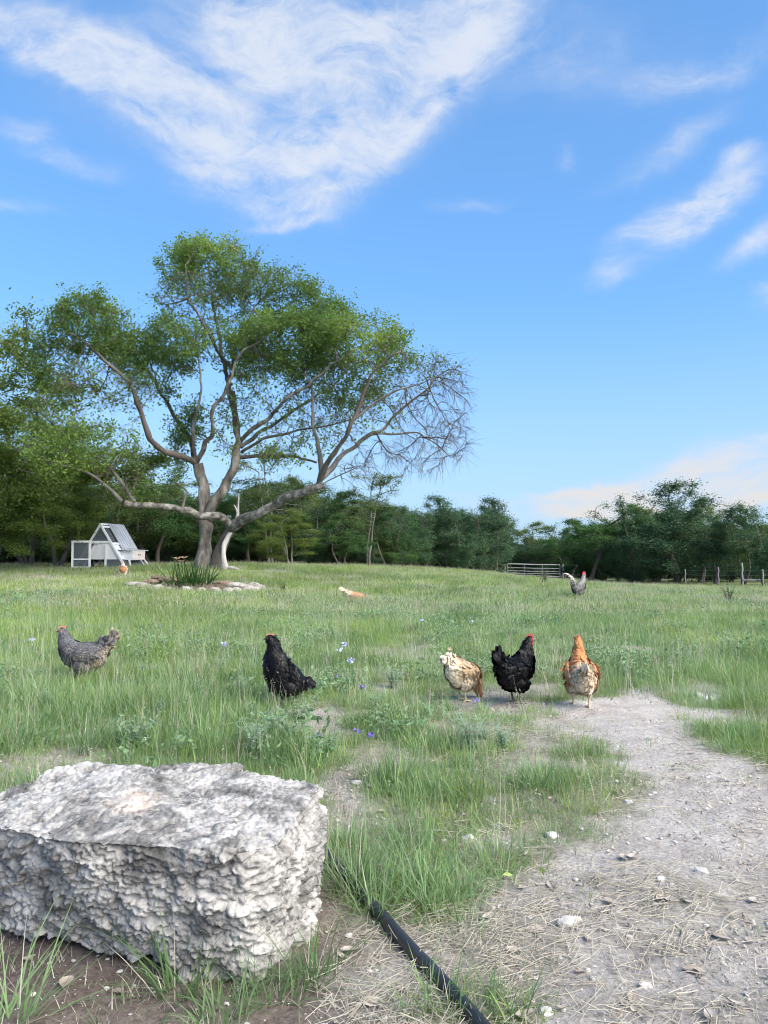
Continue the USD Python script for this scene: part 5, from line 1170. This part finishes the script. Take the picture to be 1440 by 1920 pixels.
def build_weeds():
    rng = np.random.default_rng(21)
    def weed(name, n, h, leaf, m, stem):
        c = klass(name); st, lv = MB(), MB()
        for k in range(n):
            a = rng.uniform(0, 6.28); ln = rng.uniform(.1, .8); L = h * rng.uniform(.6, 1.1)
            p = np.array([[math.cos(a) * .02, math.sin(a) * .02, -.02], [math.cos(a) * L * ln * .4, math.sin(a) * L * ln * .4, L * .55], [math.cos(a) * L * ln, math.sin(a) * L * ln, L]])
            st.tube(p, [.003, .0024, .0014], 5)
            for z in np.linspace(.2, 1.0, 6):
                q = np.array([np.interp(z * L, p[:, 2], p[:, i]) for i in range(3)])
                for b in (0, math.pi):
                    b += a + z * 9; d = np.array([math.cos(b), math.sin(b), rng.uniform(.1, .6)]); d /= np.linalg.norm(d); w = np.cross(d, [0, 0, 1.]); w /= np.linalg.norm(w); l = leaf * rng.uniform(.6, 1.15) * (1.15 - .5 * z)
                    v = np.array([q, q + d * l * .4 + w * l * .17, q + d * l * .4 - w * l * .17, q + d * l - [0, 0, l * .2], q + d * l * .5 - [0, 0, l * .06]])
                    lv.add(v, [[0, 1, 4], [1, 3, 4], [3, 2, 4], [2, 0, 4]])
        obj('stems', st.out(), stem, c, kind='stuff'); obj('leaves', lv.out(), m, c, kind='stuff'); return c
    W = [weed('weed', 9, .17, .065, 'weed_leaf', 'weed_leaf'), weed('weed', 13, .22, .06, 'weed_leaf', 'weed_leaf'), weed('weed', 7, .12, .05, 'weed_leaf', 'weed_leaf')]
    G = weed('bush', 16, .34, .07, 'green_leaf', 'bark_dark')
    pts = [(545, 1392), (482, 1412), (612, 1418), (300, 1342), (410, 1262), (455, 1300), (640, 1218), (655, 1290), (930, 1185), (965, 1196), (885, 1408), (350, 1385), (470, 1345), (700, 1330), (1020, 1160), (520, 1372), (575, 1350), (600, 1300), (380, 1310), (250, 1400), (905, 1385), (945, 1400), (200, 1200), (300, 1185), (830, 1250), (740, 1290), (1220, 1140), (90, 1330)]
    for k, (a, b) in enumerate(pts):
        copy_of(W[k % 3], 'weed_plant', 'pale grey-green leafy weed growing among the meadow grass', 'weed', ground(a, b) - [0, 0, .01], rng.uniform(0, 6.28), 'grey-green weeds in the grass', rng.uniform(.55, 1.0))
    for a, b, s, lab in [(1368, 1132, 1.5, 'dark green leafy bush in the grass at the right edge'), (1022, 1096, 1.6, 'small round green bush in the grass below the metal gate'), (532, 1112, 1.0, 'small dark weed standing right of the stone ring')]:
        copy_of(G, 'green_bush', lab, 'bush', ground(a, b) - [0, 0, .01], rng.uniform(0, 6.28), None, s)
    # wildflowers
    for m, h, pts, lab, grp in [('violet_petal', .08, [(600, 1410), (663, 1398), (694, 1405), (898, 1338), (685, 1310), (262, 1270), (628, 1290)], 'small violet wildflower low in the grass', 'violet wildflowers'),
                                ('pale_petal', .24, [(632, 1275), (655, 1302), (57, 1250), (640, 1262), (415, 1262), (790, 1200), (880, 1205)], 'pale lavender flower head on a thin stalk above the grass', 'pale lavender wildflowers')]:
        for a, b in pts:
            o = thing('wildflower', lab, 'flower', ground(a, b), rng.uniform(0, 6), grp)
            top = np.array([.02, .01, h]); obj('stem', MB().tube(np.array([[0, 0, -.02], top * [.4, .4, .55], top]), .0022, 5).out(), 'grass_near', o)
            c = rng.normal(0, 1, (16, 3)); c /= np.linalg.norm(c, axis=1, keepdims=True); r = .016 if m == 'violet_petal' else .022
            mb = MB().add(*leaf_cards(top + c * r * [1, 1, .6], r * 1.1, rng, 0, .8)); obj('petals', mb.out(), m, o, kind='stuff')


build_weeds()


# ------------------------------------------------------------------ flower bed with its ring of stones
def stone(seed, r, sq=(1, 1, .7), n=2, amp=.3):
    t = trimesh.creation.icosphere(n, 1.0); v = np.array(t.vertices); v = v * (1 + amp * (fbm(v * 1.3 + seed * 7.3, 3, seed) - .5) * 2)[:, None]
    v = np.sign(v) * np.abs(v) ** .9
    return trimesh.Trimesh(v * r * np.array(sq), t.faces, process=False)


def build_bed():
    rng = np.random.default_rng(4)
    D = 18.6; c = at(372, 1098, D); cx, cy = c[0], D
    rx, ry = 1.42, .95
    t = trimesh.creation.icosphere(4, 1.0); v = np.array(t.vertices); v = v[:, :] * [rx * .93, ry * .93, .14]; v += (.03 * (fbm(v * 6, 3, 3) - .5))[:, None]; v += [cx, cy, H(cx, cy) + .01]
    obj('bed_soil', (v, t.faces), 'soil_mulch', None, True, label='low mound of dark soil inside the ring of stones', cat='flower bed')
    k = 0
    for a in np.linspace(0, 2 * math.pi, 27, endpoint=False):
        a += rng.normal(0, .03); x, y = cx + rx * math.cos(a) * rng.uniform(.95, 1.05), cy + ry * math.sin(a) * rng.uniform(.95, 1.05)
        front = math.sin(a) < .2; r = rng.uniform(.085, .155)
        s = stone(k, r, (1.15, 1, rng.uniform(.7, 1.0))); s.apply_translation(on(x, y, r * .42)); k += 1
        obj('ring_stone', s, 'ring_stone', None, True, label='pale rounded stone in the ring around the flower bed under the oak', cat='stone', group='stones of the flower bed ring')
    # flatter brown stones heaped at the left, pale slabs at the right
    for px, z, r, m, lab in [(262, .10, .15, 'ring_stone', 'pale flat slab at the left end of the stone ring'), (290, .16, .17, 'brown_stone', 'brown flat stone heaped at the left of the flower bed, outer one'), (318, .20, .18, 'brown_stone', 'brown flat stone heaped next to the lily leaves'), (300, .26, .13, 'brown_stone', 'topmost brown stone of the left heap'), (278, .06, .16, 'ring_stone', 'pale low slab under the brown heap'),
                             (425, .16, .16, 'brown_stone', 'brown stone right of the lily leaves'), (450, .17, .18, 'ring_stone', 'pale broad slab at the right end of the ring'), (466, .14, .15, 'ring_stone', 'rightmost pale block of the stone ring')]:
        p = at(px, 1098, D + .1); s = stone(40 + k, r, (1.4, 1.0, .42)); k += 1; s.apply_translation(on(p[0], D - .35 + .3 * (m == 'brown_stone'), z)); obj('slab_stone', s, m, None, True, label=lab, cat='stone')
    o = thing('lily_plant', 'clump of dark strappy lily leaves with a pale orange bloom in the stone ring', 'lily', on(at(362, 1098, D)[0], D - .25, .05))
    obj('leaves', MB().add(*blades(170, rng, .50, (.45, .95), (.026, .044), 1.05, 1.1, 6)).out(), 'lily_leaf', o, kind='stuff')
    for dx, z in ((-.30, .66), (-.20, .60), (-.14, .68)):
        st = np.array([[dx * .4, -.05, 0], [dx * .8, -.1, z * .6], [dx, -.12, z]]); obj('flower_stalk', MB().tube(st, .008, 6).out(), 'lily_leaf', o)
        mb = MB()
        for a in np.arange(6) * math.pi / 3:
            d = np.array([math.cos(a), math.sin(a), .55]); w = np.array([-math.sin(a), math.cos(a), 0]); b = st[-1]
            mb.add(np.array([b, b + d * .06 + w * .03, b + d * .06 - w * .03, b + d * .13 - [0, 0, .02]]), [[0, 1, 3], [0, 3, 2]])
        obj('flower', mb.out(), 'lily_petal', o)


build_bed()


# ------------------------------------------------------------------ stones, dry leaves and straw on the bare ground
def build_litter():
    rng = np.random.default_rng(99)
    SP = [(1035, 1570, .034, 'white stone at the left edge of the path beside a curled dry leaf'), (1316, 1636, .028, 'white egg-shaped pebble in the middle of the path'), (1063, 1732, .036, 'grey block-like stone on the path right of the hose'), (1178, 1505, .022, 'small white stone near the upper left edge of the path'), (1210, 1850, .018, 'pale pebble low on the path'),
          (1024, 1900, .022, 'bluish pebble at the bottom edge'), (1240, 1650, .020, 'flat pale pebble left of the egg-shaped one'), (880, 1575, .034, 'pale stone in the litter left of the path'), (735, 1360, .035, 'white stone lying in the grass behind the boulder'), (670, 1470, .030, 'grey stone on the litter right of the boulder top'), (1330, 1312, .05, 'pale rubble stone in the bare spot at the right'), (1310, 1305, .045, 'second rubble stone in the bare spot at the right'), (1080, 1725, .02, 'small pale pebble touching the grey block-like stone'), (945, 1820, .016, 'tiny pale stone between the hose and the path')]
    for k, (a, b, r, lab) in enumerate(SP):
        g = ground(a, b); r *= .62; s = stone(200 + k, r, (1.25, .95, .66), 3, .5); s.apply_translation(g + [0, 0, r * .2]); obj('stone', s, 'pale_pebble', None, True, label=lab, cat='stone')
    prot = []
    for k in range(5):
        s = stone(300 + k, 1.0, (1.2, .9, .6), 1); prot.append((np.array(s.vertices), np.array(s.faces)))
    n = 9000; y = 1.3 + 5.5 * rng.uniform(0, 1, n) ** 1.5; x = rng.uniform(-.9, 1, n) * (.56 * y + .3)
    k = rng.uniform(0, 1, n) < np.maximum(path_mask(x, y), .55 * (1 - grass_density(x, y))) ; k &= ~contains_xy(ROCK, x, y); x, y = x[k], y[k]; s = .0018 + .008 * rng.uniform(0, 1, len(x)) ** 9
    scatter('gravel', prot, 'pale_pebble', np.stack([x, y, H(x, y) + s * .2], 1), rng.uniform(0, 6.28, len(x)), s, rng.integers(0, 5, len(x)), 'tiny pale pebbles strewn over the bare path', 'gravel')
    # dry leaves: curled, with a midrib
    def dry(seed, L):
        r = np.random.default_rng(seed); n = 7; s = np.linspace(0, 1, n); w = .30 * L * np.sin(np.pi * s ** .8) ** .8 + 1e-4; cu = r.uniform(.15, .5) * L; tw = r.uniform(-.6, .6)
        c = np.stack([s * L - L / 2, .1 * L * np.sin(s * 3 + seed), cu * .5 * (s - .5) ** 2 * 2 + .003], 1); e = np.stack([0 * s, np.cos(tw * s), np.sin(tw * s)], 1); up = np.array([0, 0, 1.]) * (.35 * w)[:, None]
        v = np.vstack([c + e * w[:, None] + up, c, c - e * w[:, None] + up]); f = []
        for j in range(n - 1): f += [[j, n + j, n + j + 1, j + 1], [n + j, 2 * n + j, 2 * n + j + 1, n + j + 1]]
        return v, f
    LP = [(1000, 1610), (1020, 1590), (985, 1665), (1170, 1610), (1190, 1606), (1230, 1690), (1250, 1687), (1285, 1692), (1145, 1695), (1360, 1760), (1400, 1765), (1170, 1885), (1185, 1870), (1035, 1665), (1300, 1830), (1010, 1750), (985, 1905), (1120, 1765), (930, 1655), (945, 1700), (870, 1590), (860, 1640), (920, 1730), (690, 1480), (640, 1450), (720, 1520), (830, 1560), (890, 1850), (760, 1860), (640, 1800), (655, 1790), (1380, 1890), (1330, 1905), (1060, 1890), (960, 1790), (1420, 1700), (1090, 1830), (1240, 1760), (120, 1850), (230, 1870), (60, 1800), (700, 1890), (1230, 1920), (1390, 1620)]
    cl = []
    for k in range(6):
        c = klass('leaf'); obj('blade', dry(k, .05), 'dry_leaf', c, True); v, f = dry(k, .05); m = v[7:14]; obj('midrib', tube(np.vstack([m + [0, 0, .0006], m[-1:] + [.012, 0, .001]]), [.0008] * 7 + [.0006], 5), 'bark_grey', c); cl.append(c)
    for k, (a, b) in enumerate(LP):
        g = ground(a + rng.normal(0, 5), b + rng.normal(0, 4)); copy_of(cl[k % 6], 'dry_leaf', 'curled pale dry leaf lying on the bare ground', 'dry leaf', g + [0, 0, .004], rng.uniform(0, 6.28), 'dry leaves on the bare ground', rng.uniform(.55, 1.15))
    chips = []
    for k in range(4):
        mb = MB()
        for j in range(9):
            v, f = dry(500 + 9 * k + j, rng.uniform(.008, .022)); R = Rotation.from_euler('zyx', [rng.uniform(0, 6.28), rng.normal(0, .4), rng.normal(0, .4)]); mb.add(R.apply(v) + [rng.uniform(-.09, .09), rng.uniform(-.09, .09), .002], f)
        chips.append(mb.out())
    n = 2200; y = 1.3 + 4.2 * rng.uniform(0, 1, n) ** 1.2; x = rng.uniform(-.9, 1, n) * (.56 * y + .3); gd = grass_density(x, y); pm = path_mask(x, y)
    p = np.stack([x, y, 0 * x], -1)
    k = (rng.uniform(0, 1, n) < (1 - gd) * (1 - .55 * pm) * sm(.35, .6, fbm(p * 2, 3, 61))) & ~contains_xy(ROCK, x, y); qx, qy = to_px(np.stack([x, y, 0 * x], -1)); k &= (qx > 590) | (qy < 1650); x, y = x[k], y[k]
    scatter('leaf_litter', chips, 'dry_leaf', np.stack([x, y, H(x, y) + .002], 1), rng.uniform(0, 6.28, len(x)), rng.uniform(.6, 1.2, len(x)), rng.integers(0, 4, len(x)), 'crumbled dry leaves and chips on the bare ground', 'leaf litter')
    # straw
    straw = []
    for k in range(6):
        mb = MB()
        for j in range(26):
            a = rng.uniform(0, 6.28) if k < 4 else rng.normal(.3, .5); L = rng.uniform(.015, .11); o = rng.uniform(-.12, .12, 2); b = rng.normal(0, .22)
            s = np.linspace(-.5, .5, 5); q = np.stack([o[0] + L * s * math.cos(a) - b * L * s * s * math.sin(a), o[1] + L * s * math.sin(a) + b * L * s * s * math.cos(a), .003 + rng.uniform(0, .008) + rng.normal(0, .02) * s], 1)
            mb.tube(q, rng.uniform(.0005, .0011), 4, False)
        straw.append(mb.out())
    n = 2400; y = 1.3 + 3.4 * rng.uniform(0, 1, n) ** 1.3; x = rng.uniform(-.7, 1, n) * (.56 * y + .3); p = np.stack([x, y, 0 * x], -1)
    px, py = to_px(np.stack([x, y, 0 * x], -1))
    k = (rng.uniform(0, 1, n) < (.16 + .75 * sm(.40, .66, fbm(p * 1.7 + 9, 3, 63))) * (.25 + .75 * sm(1560, 1700, py)) * (1 - .6 * np.minimum(grass_density(x, y), 1)) * sm(600, 800, px)) & ~contains_xy(ROCK, x, y); x, y = x[k], y[k]
    scatter('straw', straw, 'grass_dry', np.stack([x, y, H(x, y) + .001], 1), rng.uniform(0, 6.28, len(x)), rng.uniform(.7, 1.3, len(x)), rng.integers(0, 6, len(x)), 'pale broken straw scattered over the bare path', 'straw')
    for px, py, h, lab in [(1000, 1790, .26, 'thin dry upright stem at the left edge of the path'), (935, 1830, .30, 'thin pale upright stalk with a tiny green leaf right of the hose'), (1140, 1340, .12, 'tiny thin stalk on the bare path below the golden hen')]:
        o = thing('dry_stalk', lab, 'stalk', ground(px, py)); obj('stem', MB().tube(np.array([[0, 0, -.02], [.012, 0, h * .5], [.03, .0, h]]), [.0013, .001, .0007], 5).out(), 'grass_dry', o); obj('leaf', MB().add(*leaf_cards(np.array([[.024, 0, h * .8]]), .034, rng, 0)).out(), 'grass_field', o)


build_litter()
